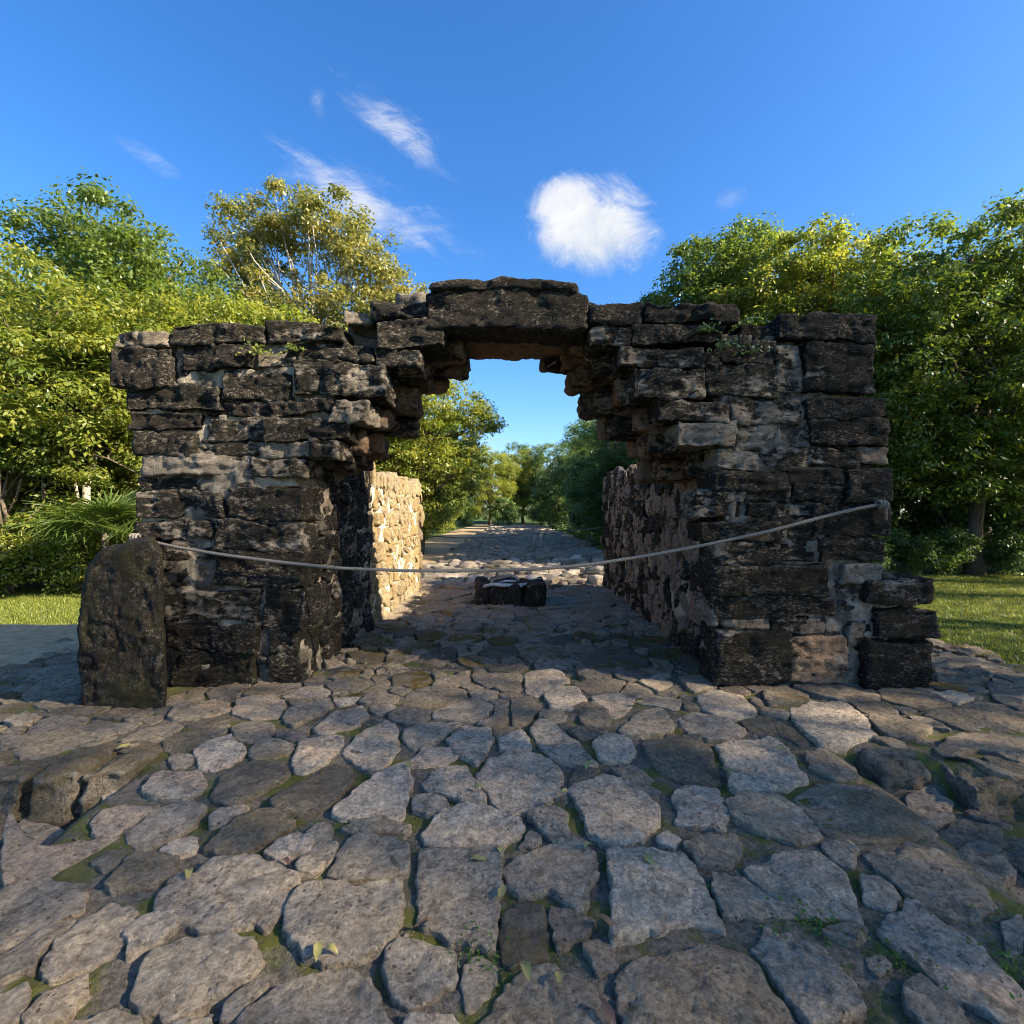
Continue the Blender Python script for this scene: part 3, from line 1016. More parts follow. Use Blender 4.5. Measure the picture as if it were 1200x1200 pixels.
def build_road():
    protos = []
    for k in range(14):
        sx, sy, sz = rng.uniform(0.16, 0.34), rng.uniform(0.14, 0.26), rng.uniform(0.08, 0.17)
        V, Fc = rock((-sx, -sy, -0.06), (sx, sy, sz), r=0.06, rough=0.035, seed=k + 100, res=0.12, nmin=3, nmax=5, warp=0.09)
        protos.append(mesh_of('road_stone', V, Fc, M_ROADST))
    n = 0
    pts = []
    while len(pts) < 1500:
        y = 10.9 + (rng.random() ** 1.7) * 45
        x = rng.uniform(-2.1, 3.4)
        if all((x - a) ** 2 + (y - b) ** 2 > 0.30 ** 2 for a, b in pts[-400:]):
            pts.append((x, y))
    pts.sort(key=lambda t: t[1])
    acc = Acc()
    for k, (x, y) in enumerate(pts):
        z = -0.10 + 0.06 * math.cos((x - 0.6) / 3.2 * 1.3)
        me = protos[k % 14]
        rz = rng.uniform(0, 6.28); sc = rng.uniform(0.7, 1.15) * (1.25 if abs(x - 0.6) > 2.6 else 1.0)
        if k < 290:
            o = bpy.data.objects.new('road_stone', me)
            C.objects.link(o)
            place(o, (x, y, z), road)
            o.rotation_euler = (rng.normal(0, 0.1), rng.normal(0, 0.1), rz)
            o.scale = (sc, sc, sc)
            o.color = (rng.choice([0.05, 0.15, 0.5, 1.1]), 0.2, rng.choice([0, 0.3, 0.6]), 1)  # palest tones put the sky's highlights on stone tops into the colour
        else:
            V = np.array([v.co for v in me.vertices]) * sc
            R = np.array(Matrix.Rotation(rz, 3, 'Z'))
            acc.add(V @ R.T + np.array([x, y, z]), [list(p.vertices) for p in me.polygons])
    V, Fc = acc.get()
    o = obj('road_rubble', V, Fc, M_ROADST, road, color=(0.3, 0.2, 0.3))
    o['kind'] = 'stuff'


build_road()

# ------------------------------------------------------------------ the arch
SC = F / Y_FRONT


def fx(px):
    return (px - 600.0) / SC


def fz(py):
    return CAM_H + (600.0 - py) / SC


arch = thing('stone_arch', 'ruined black-crusted limestone arch with stepped vault and flat lintel over the paved road', 'arch', (0, 4.9, 0))


def core(name, boxes, mat, parent, rough=0.045):
    acc = Acc()
    for k, (lo, hi) in enumerate(boxes):
        V, Fc = rock(lo, hi, r=0.05, rough=rough, freq=5, seed=k + 60, res=0.05, nmax=60, strata=0.0, warp=0.02)
        acc.add(V, Fc)
    V, Fc = acc.get()
    return obj(name, V, Fc, mat, parent)


PIER_L = [  # front face stones (crop scale 2.4, origin (80,360)): x0,y0,x1,y1, bareness, warmth, push
 (140, 72, 297, 114, .45, .2, .05), (300, 50, 560, 106, .1, .1, .05), (562, 42, 772, 102, .25, .2, .04),
 (130, 118, 302, 226, .1, .1, .06), (322, 106, 527, 174, .12, .1, .03), (532, 104, 640, 172, .5, .2, .0), (645, 104, 860, 160, .2, .1, .02),
 (165, 216, 437, 288, .1, .1, .05), (440, 178, 632, 262, .25, .1, .02), (638, 160, 892, 256, .3, .1, .05),
 (178, 296, 377, 346, .05, .1, .04), (382, 265, 560, 306, .25, .1, .0), (562, 262, 742, 306, .2, .1, .03), (746, 264, 850, 330, .6, .1, .06),
 (190, 350, 362, 420, .05, .1, .02), (386, 308, 560, 374, .3, .1, .0), (564, 310, 790, 374, .2, .1, .03),
 (386, 378, 542, 416, .3, .1, -.01), (546, 376, 686, 418, .75, .1, .02), (690, 380, 768, 428, .35, .2, .03),
 (205, 418, 508, 476, .98, .1, .02), (512, 422, 665, 474, .5, .2, .0),
 (205, 480, 362, 518, .1, .3, .0), (376, 482, 512, 532, .45, .1, -.02),
 (198, 520, 432, 590, .35, .1, .02), (452, 502, 664, 600, .25, .2, .02),
 (190, 592, 334, 650, .3, .1, .02), (338, 598, 410, 642, .35, .1, .0), (414, 604, 660, 682, .35, .2, .03),
 (245, 654, 402, 716, .4, .1, -.02), (410, 684, 664, 792, .12, .2, .04), (252, 720, 342, 790, .2, .1, -.02), (345, 722, 404, 786, .9, .2, -.04), (866, 38, 1064, 118, .15, .1, .03), (866, 122, 984, 168, .35, .1, .02),
 (262, 794, 542, 880, .3, .1, .02), (275, 884, 542, 960, .22, .2, .04), (285, 964, 522, 1085, .15, .3, .02),
 (548, 798, 664, 906, .25, .1, .02), (560, 910, 650, 1080, .1, .2, .0), (205, 800, 260, 1090, .6, .2, -.03),
]
PIER_R = [  # (crop scale 2.5, origin (690,350))
 (160, 14, 436, 68, .1, .0, .05), (0, 14, 156, 74, .15, .1, .03), (440, 70, 548, 128, .15, .0, -.02), (552, 50, 842, 126, .1, .1, .05),
 (0, 78, 120, 138, .4, .2, .04), (124, 76, 392, 136, .15, .1, .02), (396, 130, 542, 192, .2, .1, .0),
 (92, 140, 330, 202, .3, .2, .03), (334, 140, 394, 190, .2, .1, .0),
 (122, 206, 336, 296, .35, .1, .07), (340, 196, 544, 292, .35, .1, .05), (548, 130, 628, 276, .55, .3, .0), (632, 130, 822, 276, .2, .1, .05),
 (198, 298, 408, 360, .3, .3, .05), (412, 298, 622, 366, .4, .2, .02), (630, 290, 866, 356, .15, .1, .04), (655, 360, 864, 434, .12, .2, .04),
 (254, 362, 428, 442, .55, .1, .07), (432, 370, 566, 440, .6, .1, .01), (570, 384, 652, 434, .75, .1, -.01),
 (372, 444, 498, 502, .55, .0, .02), (502, 440, 658, 496, .4, .1, .0), (662, 438, 792, 492, .3, .1, .01), (796, 436, 876, 482, .8, .4, -.01),
 (362, 506, 582, 560, .15, .1, .03), (590, 498, 740, 544, .2, .1, .01), (744, 496, 880, 590, .15, .2, .03), (592, 548, 740, 598, .2, .2, .02),
 (312, 564, 456, 648, .4, .2, .02), (460, 562, 588, 594, .35, .1, .0), (460, 598, 536, 640, .1, .1, .02), (540, 602, 656, 640, .35, .1, .0),
 (332, 652, 556, 712, .2, .2, .03), (560, 644, 668, 700, .2, .1, .0), (660, 602, 880, 694, .12, .1, .03),
 (372, 716, 556, 778, .35, .3, .01), (560, 704, 668, 774, .2, .2, .0), (670, 698, 872, 776, .1, .1, .03),
 (358, 782, 702, 868, .12, .4, .05), (735, 782, 860, 840, .55, .0, .03), (706, 782, 732, 900, .9, .3, -.05),
 (380, 872, 718, 932, .2, .2, .02), (360, 870, 376, 960, .5, .3, -.02), (392, 934, 540, 966, .8, .3, -.02), (544, 930, 700, 985, .45, .3, .0),
 (795, 818, 990, 892, .25, .2, .09), (735, 846, 792, 930, .6, .3, -.03), (850, 906, 1000, 986, .2, .1, .08), (796, 896, 848, 990, .8, .3, -.04),
 (368, 968, 584, 1128, .25, .0, .05), (588, 988, 752, 1124, .58, .9, .03), (756, 936, 810, 1022, .5, .1, .02), (758, 1028, 792, 1140, .9, .3, -.04), (795, 1000, 992, 1150, .1, .3, .08),
]


def front_stones(lst, sc, ox, oy, parent, seed0, x_in, side):
    for k, (a, b, c, d, bare, warm, push) in enumerate(lst):
        x0, x1 = fx(ox + a / sc), fx(ox + c / sc)
        z1, z0 = fz(oy + b / sc), fz(oy + d / sc)
        z0 = max(z0, -0.06)
        g = -0.003
        y0 = Y_FRONT - push
        V, Fc = rock((x0 + g, y0, z0 + g * 0.6), (x1 - g, y0 + 0.42, z1 - g * 0.6), r=0.016, rough=0.017, freq=7.0, seed=seed0 + k,
                     res=0.020, nmin=4, nmax=44, strata=0.017, warp=0.040)
        xc, zc = (x0 + x1) / 2, (z0 + z1) / 2
        V[:, 0] += (V[:, 2] - zc) * rng.normal(0, 0.07)
        V[:, 2] += (V[:, 0] - xc) * rng.normal(0, 0.022) + (V[:, 0] - xc) * (V[:, 2] - zc) * rng.normal(0, 0.12)
        obj('stone', V, Fc, M_WALL, parent, color=(bare, warm, 0.25 + 0.6 * (z1 < 1.2)))


pier_l = core('pier', [((fx(162), Y_FRONT + 0.022, -0.1), (WALL_XL - 0.05, Y_BACK, 2.06)), ((fx(152), Y_FRONT + 0.025, 2.03), (fx(392), Y_BACK, 3.02))], M_MORT, arch)
front_stones(PIER_L, 2.4, 80, 360, pier_l, 200, WALL_XL, -1)
pier_r = core('pier', [((WALL_XR + 0.05, Y_FRONT + 0.022, -0.1), (fx(1062), Y_BACK, 0.95)), ((WALL_XR + 0.05, Y_FRONT + 0.025, 0.8), (fx(1030), Y_BACK, 1.95)),
                       ((fx(840), Y_FRONT + 0.025, 1.8), (fx(1018), Y_BACK, 3.04))], M_MORT, arch)
pier_r.data.materials.append(M_MORT_D)
for pg in pier_r.data.polygons:
    if pg.center.z > 0.95 or pg.center.x + pier_r.location.x < 2.3:
        pg.material_index = 1
front_stones(PIER_R, 2.5, 690, 350, pier_r, 400, WALL_XR, 1)


def chinks(parent, x0, x1, z0, z1, n, seed0):
    """small stones pressed into the mortar of the joints"""
    for k in range(n):
        x, z = rng.uniform(x0, x1), rng.uniform(z0, z1)
        w, h = rng.uniform(0.03, 0.075), rng.uniform(0.02, 0.045)
        V, Fc = rock((x - w, Y_FRONT + rng.uniform(-0.002, 0.015), z - h), (x + w, Y_FRONT + 0.2, z + h), r=0.02, rough=0.012, freq=9, seed=seed0 + k, res=0.025, nmin=3, nmax=6, warp=0.02)
        obj('chink_stone', V, Fc, M_WALL, parent, color=(rng.choice([0.1, 0.3, 0.6]), 0.2, 0.3))


chinks(pier_l, fx(170), fx(350), 0.05, 3.0, 46, 5000)
chinks(pier_r, fx(850), fx(1015), 0.05, 3.0, 40, 5200)
chinks(pier_r, fx(960), fx(1060), 0.05, 0.9, 16, 5400)

# stepped (corbelled) vault: every course reaches farther over the road
CORB_L = [(547, 522, 400, -1.50), (521, 498, 418, -1.28), (497, 468, 436, -1.02), (467, 431, 455, -0.92), (430, 410, 489, -0.66), (409, 374, 523, -0.46)]
CORB_R = [(556, 527, 836, 1.34), (526, 495, 790, 1.20), (494, 468, 768, 0.96), (467, 433, 736, 0.76), (432, 403, 722, 0.56), (402, 376, 692, 0.38)]


def vault(lst, side, xw, parent_name):
    boxes = []
    for (b, t, e, er) in lst:
        xe = fx(e)
        boxes.append(((min(xe + side * 0.14, xw + side * 0.5), Y_FRONT + 0.26, fz(b) + 0.03), (max(xe + side * 0.14, xw + side * 0.5), Y_BACK - 0.05, fz(t) + 0.01)))
    co = core(parent_name, boxes, M_MORT_D, arch)
    for i, (b, t, e, er) in enumerate(lst):
        ys = [Y_FRONT + 0.30, Y_FRONT + 0.30 + rng.uniform(0.28, 0.42), Y_FRONT + 0.30 + rng.uniform(0.55, 0.68), Y_BACK + rng.uniform(0, 0.1)]
        ys[2] = max(ys[2], ys[1] + 0.2)
        for k in range(3):
            xe = fx(e) + (er - fx(e)) * (0.35, 0.75, 1.0)[k] + rng.uniform(-0.07, 0.07)
            xb = fx(e) + side * rng.uniform(0.40, 0.6)
            dz = rng.uniform(-0.03, 0.05)
            V, Fc = rock((min(xe, xb), ys[k] + 0.008, fz(b) + dz), (max(xe, xb), ys[k + 1] - 0.008, fz(t) + 0.015), r=0.04, rough=0.024, freq=5,
                         seed=600 + i * 9 + k + (80 if side > 0 else 0), res=0.03, strata=0.014, warp=0.06)
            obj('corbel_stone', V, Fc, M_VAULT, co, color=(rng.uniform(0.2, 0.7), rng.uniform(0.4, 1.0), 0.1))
    return co


vault(CORB_L, -1, WALL_XL, 'vault')
vault(CORB_R, 1, WALL_XR, 'vault')

# lintel slabs, one behind the other
for k, (y0, y1, xa, xb, zt, zb) in enumerate(((4.30, 4.74, 498, 689, 338, 388), (4.27, 4.70, 506, 676, 330, 345), (4.76, 5.10, 520, 672, 350, 382), (5.11, 5.46, 515, 676, 345, 378))):
    V, Fc = rock((fx(xa), y0, fz(zb)), (fx(xb), y1, fz(zt)), r=0.03, rough=0.017, freq=5, seed=700 + k, res=0.026, nmax=50, strata=0.012, warp=0.025)
    V[:, 2] -= 0.06 * np.clip((V[:, 2] - V[:, 2].min()) / np.ptp(V[:, 2]), 0, 1) * ((V[:, 0] - V[:, 0].mean()) / (0.5 * np.ptp(V[:, 0]))) ** 2
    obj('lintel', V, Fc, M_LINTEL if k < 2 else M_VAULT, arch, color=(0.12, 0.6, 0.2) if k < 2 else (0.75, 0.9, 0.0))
# shoulder and cap stones
for k, (x0, t, x1, b, y0, y1, bare) in enumerate(((432, 350, 504, 374, 4.34, 4.8, .2), (458, 331, 497, 353, 4.45, 4.75, .7), (398, 358, 433, 378, 4.36, 4.7, .75),
                                                  (684, 352, 738, 376, 4.33, 4.8, .2), (660, 360, 700, 378, 4.5, 4.9, .3),
                                                  (440, 375, 500, 408, 4.5, 5.0, .2), (150, 384, 300, 400, 4.9, 5.4, .3), (305, 382, 395, 398, 4.9, 5.4, .3),
                                                  (400, 362, 500, 392, 5.0, 5.42, .3), (700, 364, 860, 392, 4.9, 5.42, .2), (870, 384, 1020, 400, 4.9, 5.4, .2))):
    V, Fc = rock((fx(x0), y0, fz(b)), (fx(x1), y1, fz(t)), r=0.05, rough=0.03, seed=720 + k, res=0.028, strata=0.012, warp=0.06)
    obj('cap_stone', V, Fc, M_WALL, arch, color=(bare, .2, .3))


# ------------------------------------------------------------------ passage walls behind the piers
def passage_wall(name, label, x, side, h_fn, mat, mort, tones, seed, y0=Y_FRONT + 0.42, y1=Y_END):
    t = thing(name, label, 'wall', (x + side * 0.45, (y0 + y1) / 2, 0))
    xa, xb = sorted((x + side * 0.025, x + side * 0.9))
    boxes = [((xa, Y_BACK - 0.05, -0.15), (xb, y1 - 0.03, 1.86))]
    acc = Acc()
    for lo, hi in boxes:
        V, Fc = rock(lo, hi, r=0.06, rough=0.03, freq=5, seed=seed, res=0.06, nmax=90, strata=0, warp=0.03)
        acc.add(V, Fc)
    lo, hi = (min(x + side * 0.025, x + side * 0.3), y0, -0.1), (max(x + side * 0.025, x + side * 0.3), Y_BACK, 1.86)
    V, Fc = rock(lo, hi, r=0.03, rough=0.03, freq=5, seed=seed + 1, res=0.06, nmax=60, strata=0, warp=0.02)
    acc.add(V, Fc)
    V, Fc = acc.get()
    co = obj('mortar_core', V, Fc, mort, t)
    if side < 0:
        co.data.materials.append(M_MORT)  # darker mortar puts the arch's cast shadow into the colour near the pier
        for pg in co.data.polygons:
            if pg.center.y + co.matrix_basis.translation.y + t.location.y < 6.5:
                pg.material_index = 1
    seeds, rad = [], []
    z = 0.07
    while z < 1.95:
        hh = rng.uniform(0.10, 0.25)
        y = y0 + rng.uniform(0, 0.15)
        while y < y1 - 0.05:
            ww = rng.uniform(0.11, 0.42)
            if z + hh * 0.3 < h_fn(y):
                seeds.append((y + ww / 2, z + hh / 2 + rng.normal(0, 0.03))); rad.append((ww + hh) / 4)
            y += ww
        z += hh
    seeds = np.array(seeds); rad = np.array(rad)
    cells = power_cells(seeds, rad, None, 0.015, 1.45)
    basis = ((x, 0, 0), (0, 1, 0), (0, 0, 1), (-side, 0, 0))
    for k, P in enumerate(cells):
        if P is None or poly_area(P) < 0.004:
            continue
        P[:, 1] = np.maximum(P[:, 1], -0.03)
        c = P.mean(axis=0)
        V, Fc = slab(P, rng.uniform(-0.012, 0.022), 0.12, basis, 24, 6, edge=0.018, rough=0.014, freq=8, tilt=tuple(rng.normal(0, 0.08, 2)), seed=seed + k, jag=0.018, strata=0.008, ledge=0.7)
        obj('stone', V, Fc, M_WALL if (side < 0 and c[0] < 6.5) else mat, co, color=tones(c))  # sunny wall: black stone stands in for shade up to the shadow edge
    # coping stones along the top
    y = Y_BACK
    k = 0
    while y < y1 - 0.1:
        ww = rng.uniform(0.3, 0.6)
        zt = h_fn(y + ww / 2) + rng.uniform(-0.02, 0.05)
        V, Fc = rock((xa, y, 1.78), (xb, min(y + ww, y1) - 0.01, zt), r=0.06, rough=0.03, seed=seed + 500 + k, res=0.06, warp=0.05)
        obj('coping_stone', V, Fc, mat, co, color=tones((y, 1.9)))
        y += ww; k += 1
    # end face
    seeds, rad = [], []
    z = 0.08
    while z < 1.8:
        for xx in np.arange(xa + 0.14, xb, 0.28):
            seeds.append((xx + rng.normal(0, 0.03), z + rng.normal(0, 0.02))); rad.append(0.13)
        z += 0.21
    for k, P in enumerate(power_cells(np.array(seeds), np.array(rad), None, 0.012, 1.35)):
        if P is None:
            continue
        V, Fc = slab(P, 0.01, 0.1, ((0, y1, 0), (1, 0, 0), (0, 0, 1), (0, 1, 0)), 16, 2, edge=0.03, rough=0.014, seed=seed + 900 + k)
        obj('stone', V, Fc, mat, co, color=tones((y1, 1)))
    return t


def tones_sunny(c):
    if c[0] < 6.55:      # near the pier the arch's cast shadow is put into darker stone tones
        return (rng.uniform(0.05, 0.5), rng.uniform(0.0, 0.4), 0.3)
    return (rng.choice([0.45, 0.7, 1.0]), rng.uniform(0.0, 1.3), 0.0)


def tones_dark(c):
    nearw = max(0.0, 1 - abs(c[0] - 5.6) / 2.2)
    return (rng.choice([0.05, 0.25, 0.6, 0.85]) * (0.45 + 0.55 * nearw), rng.uniform(0.3, 1.0) * (0.4 + 0.6 * nearw), 0.3)


passage_wall('passage_wall', 'ochre rubble wall catching the sun behind the pier with the tall boulder', WALL_XL, -1,
             lambda y: 2.0 - 0.018 * (y - 5) + 0.05 * math.sin(y * 2.3), M_SUNNY, M_MORT_P, tones_sunny, 1000)
passage_wall('passage_wall', 'dark flaking rubble wall in the shade, facing the sunlit wall across the passage', WALL_XR, 1,
             lambda y: 2.03 + 0.04 * math.sin(y * 1.9), M_INNER, M_MORT, tones_dark, 3000)

# ------------------------------------------------------------------ boulder, altar, ropes
pl = [fx2 for fx2 in ((95, 846), (91, 770), (93, 700), (100, 664), (118, 645), (152, 634), (178, 636), (188, 650), (191, 745), (194, 846))]
D_B = 3.86
poly = np.array([((p - 600) / F * D_B, CAM_H + (600 - q) / F * D_B) for p, q in pl])
poly[poly[:, 1] < 0.06, 1] = -0.10
V, Fc = slab(poly, 0.0, 0.46, ((0, D_B, 0), (1, 0, 0), (0, 0, 1), (0, -1, 0)), 120, 24, edge=0.045, rough=0.020, freq=5.0, seed=5, jag=0.014, dome=0.015, ledge=0.6)
V[:, 0] -= (V[:, 1] - D_B) * 0.64        # its back leans into the pier's corner
boulder = tag(obj('boulder', V, Fc, M_BOULD, color=(0.3, 0.05, 0.9)), 'tall round-shouldered mottled dark boulder leaning on the front of a pier', 'boulder')

altar = thing('altar', 'low altar of dark stones with white mortar seams in the middle of the passage', 'altar', (-0.03, 8.35, 0))
for k, (x0, x1, y0, y1, zt) in enumerate(((-0.60, -0.36, 8.05, 8.9, 0.35), (-0.34, 0.17, 8.0, 8.44, 0.335), (-0.32, 0.10, 8.45, 8.95, 0.37), (0.19, 0.54, 7.98, 8.5, 0.35), (0.12, 0.50, 8.52, 8.98, 0.39))):
    V, Fc = rock((x0, y0, -0.06), (x1, y1, zt), r=0.06, rough=0.03, seed=800 + k, res=0.035, warp=0.08)
    obj('stone', V, Fc, M_BOULD, altar, color=(0.35, 0.5, 0.2))
for k, pts in enumerate((((-0.42, 8.04), (-0.30, 8.10), (-0.12, 8.03), (0.04, 8.10), (0.14, 8.03), (0.20, 8.16)), ((-0.34, 8.10), (-0.28, 8.34), (-0.10, 8.46), (0.06, 8.40)),
                         ((0.19, 8.10), (0.26, 8.34), (0.30, 8.52), (0.26, 8.78)), ((0.29, 8.52), (0.40, 8.60), (0.48, 8.56)))):
    P3 = [(x, y, 0.345 + 0.035 * (y - 8.0)) for x, y in pts]
    V, Fc = tube(P3, [0.008 + 0.026 * rng.random() for _ in P3], 7)
    V = V + np.stack([fbm(V * 14 + q, 3) for q in (0, 7, 13)], 1) * np.array([0.05, 0.05, 0.02])
    obj('mortar_seam', V, Fc, M_WHITE, altar)


def rope_tube(pts, r, n=140, twist=True):
    P = np.array(pts, float)
    L = np.concatenate([[0], np.cumsum(np.linalg.norm(np.diff(P, axis=0), axis=1))])
    # smooth spline through the points
    t = np.linspace(0, L[-1], n)
    Q = np.stack([np.interp(t, L, P[:, k]) for k in range(3)], axis=1)
    for _ in range(int(n / 6)):
        Q[1:-1] = 0.5 * Q[1:-1] + 0.25 * (Q[:-2] + Q[2:])
    acc = Acc()
    T = np.gradient(Q, axis=0)
    T /= np.linalg.norm(T, axis=1)[:, None]
    A = np.cross(T, np.array([0.0, 0.3, 1.0])); A /= np.linalg.norm(A, axis=1)[:, None]
    B = np.cross(T, A)
    ph = np.linspace(0, L[-1] / 0.085 * 2 * math.pi, n)
    for k in range(3):
        a = ph + k * 2 * math.pi / 3
        Vk, Fk = tube(Q + (np.cos(a)[:, None] * A + np.sin(a)[:, None] * B) * r * 0.52, [r * 0.58] * n, 6)
        acc.add(Vk, Fk)
    return acc.get()


rp = []
for (px, py, yy) in ((158, 630, 4.33), (200, 640, 4.26), (260, 650, 4.24), (330, 659, 4.24), (400, 666, 4.24), (480, 669, 4.24), (560, 669, 4.24), (630, 667, 4.24), (690, 662, 4.23),
                     (760, 651, 4.22), (830, 638, 4.21), (900, 623, 4.19), (960, 607, 4.19), (1005, 596, 4.20), (1032, 591, 4.24), (1042, 594, 4.42)):
    rp.append(((px - 600) / F * yy, yy, CAM_H + (600 - py) / F * yy))
V, Fc = rope_tube(rp, 0.0138, 700)
rope = tag(obj('rope', V, Fc, M_ROPE), 'grey rope sagging across the arch opening from pier to pier', 'rope')
for (kx, ky, kz, s_) in ((rp[14][0], rp[14][1], rp[14][2], 1), (rp[0][0] + 0.03, rp[0][1] - 0.03, rp[0][2], 1)):
    pts = []
    for q in range(26):
        a = q / 25 * 2 * math.pi * 2.6
        pts.append((kx - 0.03 + 0.06 * q / 25, ky - 0.01 + 0.030 * math.cos(a), kz + 0.030 * math.sin(a)))
    Vk, Fk = tube(pts + [(kx + 0.035, ky - 0.01, kz - 0.06), (kx + 0.04, ky - 0.005, kz - 0.13)], [0.0115] * 26 + [0.011, 0.012], 7)
    obj('knot', Vk, Fk, M_ROPE, rope)

rb = thing('rope_post', 'pair of short pale posts holding a rope across the far causeway', 'post', (1.0, 20.0, -0.1))
for dx in (-0.14, 0.14):
    V, Fc = tube([(1.0 + dx, 20, -0.12), (1.0 + dx * 0.9, 20, 0.35), (1.0 + dx * 0.7, 20.02, 0.74)], [0.05, 0.045, 0.04], 8)
    obj('post', V, Fc, M_BARKP, rb)
V, Fc = tube([(0.82, 19.98, 0.70), (1.0, 19.96, 0.72), (1.18, 19.98, 0.70)], [0.035, 0.045, 0.035], 8)
obj('crossbar', V, Fc, M_BARKP, rb)
V, Fc = rope_tube([(-3.3, 20.4, 0.55), (-2.0, 20.2, 0.47), (-0.5, 20.1, 0.52), (0.95, 19.9, 0.69), (2.0, 20.4, 0.72), (3.3, 21.2, 0.80), (5.2, 22.5, 1.05)], 0.022, 60)
tag(obj('rope', V, Fc, M_ROPE), 'thin pale rope strung low across the far causeway', 'rope')

# ------------------------------------------------------------------ vegetation
def sun_gap(P):
    """openings in the canopy through which the sun reaches the passage wall and a slab by the camera"""
    s = np.array(SUN)
    t = (P[:, 0] - WALL_XL) / s[0]
    q = P - t[:, None] * s
    cut = (P[:, 0] > 2.6) & (q[:, 1] > 6.55) & (q[:, 1] < 9.75) & (q[:, 2] > -0.5) & (q[:, 2] < 2.25)
    t = P[:, 2] / s[2]
    q = P - t[:, None] * s
    cut |= (P[:, 0] > 1) & (P[:, 0] < 5.6) & (q[:, 0] > -4.9) & (q[:, 0] < -2.2) & (q[:, 1] > 13) & (q[:, 1] < 44) & (np.mod(q[:, 1] + 0.3 * q[:, 0], 3.4) < 1.5)
    cut |= (P[:, 0] > 4) & (q[:, 0] > 1.55) & (q[:, 0] < 2.3) & (q[:, 1] > 1.40) & (q[:, 1] < 1.75)
    return cut


def leaf_mesh(name, centers, normals, dirs, length, width, mat, tint):
    """many pointed leaves, each two triangles folded along the midrib"""
    n = len(centers)
    side = np.cross(normals, dirs)
    side /= np.linalg.norm(side, axis=1)[:, None] + 1e-9
    nn = np.cross(dirs, side)
    L = (length / 2)[:, None]; W = (width / 2)[:, None]
    a = centers - dirs * L
    b = centers + side * W - nn * W * 0.45 + dirs * L * 0.1
    c = centers + dirs * L - nn * L * 0.35
    d = centers - side * W - nn * W * 0.45 + dirs * L * 0.1
    V = np.stack([a, b, c, d], axis=1).reshape(-1, 3)
    i = np.arange(n)[:, None] * 4
    Fc = np.concatenate([i + np.array([[0, 1, 2]]), i + np.array([[0, 2, 3]])], axis=1).reshape(-1, 3)
    me = mesh_of(name, V, Fc, mat, shade=False)
    at = me.attributes.new('tint', 'FLOAT', 'FACE')
    at.data.foreach_set('value', np.repeat(tint, 2).astype(np.float32))
    return me


def unit(A):
    return A / (np.linalg.norm(A, axis=1)[:, None] + 1e-9)


def crown_leaves(ells, n, size, clump=0.45, hang=0.25, seed=0, offset=(0, 0, 0), cull=True, shell=0.55):
    """leaf clumps spread through ellipsoids; returns leaf data and clump centres (local coordinates)"""
    r = np.random.default_rng(seed)
    vol = np.array([e[3] * e[4] * e[5] for e in ells]) ** 0.75
    vol = vol / vol.sum()
    ncl = max(12, int(n / 95))
    cc, cr = [], []
    for k, e in enumerate(ells):
        m = max(3, int(ncl * vol[k]))
        d = unit(r.normal(size=(m, 3)))
        rr = shell + (1.0 - shell) * r.random(m) ** 0.6
        rr = np.where(r.random(m) < 0.2, r.random(m) * 0.7, rr)
        lump = 1 + 0.22 * fbm(d * 1.7 + seed + k * 9, 2)
        cc.append(np.array(e[:3]) + d * (rr * lump)[:, None] * np.array(e[3:6]))
        cr.append(clump * r.uniform(0.6, 1.35, m))
    cc = np.concatenate(cc); cr = np.concatenate(cr)
    which = r.integers(0, len(cc), n)
    d = unit(r.normal(size=(n, 3)))
    rad = cr[which] * r.random(n) ** 0.5
    P = cc[which] + d * rad[:, None] * np.array([1.15, 1.15, 0.7])
    nor = unit(d * 0.55 + np.array([0, 0, 0.75]) + r.normal(size=(n, 3)) * 0.45)
    out = unit(d + r.normal(size=(n, 3)) * 0.6 + np.array([0, 0, -hang]))
    dirs = unit(out - nor * (out * nor).sum(1)[:, None])
    L = size * r.uniform(0.65, 1.25, n)
    Wd = L * r.uniform(0.40, 0.58, n)
    ctint = np.clip(0.5 + 0.28 * r.normal(size=len(cc)), 0, 1)
    tint = np.clip(ctint[which] + 0.22 * r.normal(size=n), 0, 1)
    if cull:
        keep = ~sun_gap(P + np.array(offset))
        P, nor, dirs, L, Wd, tint = P[keep], nor[keep], dirs[keep], L[keep], Wd[keep], tint[keep]
    return P, nor, dirs, L, Wd, tint, cc


def limb_acc(acc, a, b, r0, r1, bend, r, n=6, seg=6):
    a = np.array(a, float); b = np.array(b, float)
    side = r.normal(size=3); side[2] = abs(side[2]) * 0.5
    pts = []
    for k in range(n + 1):
        t = k / n
        p = a + (b - a) * t + side * bend * math.sin(t * math.pi) + r.normal(size=3) * bend * 0.15
        pts.append(p)
    V, Fc = tube(pts, [r0 + (r1 - r0) * (k / n) for k in range(n + 1)], seg)
    acc.add(V, Fc)
    return pts


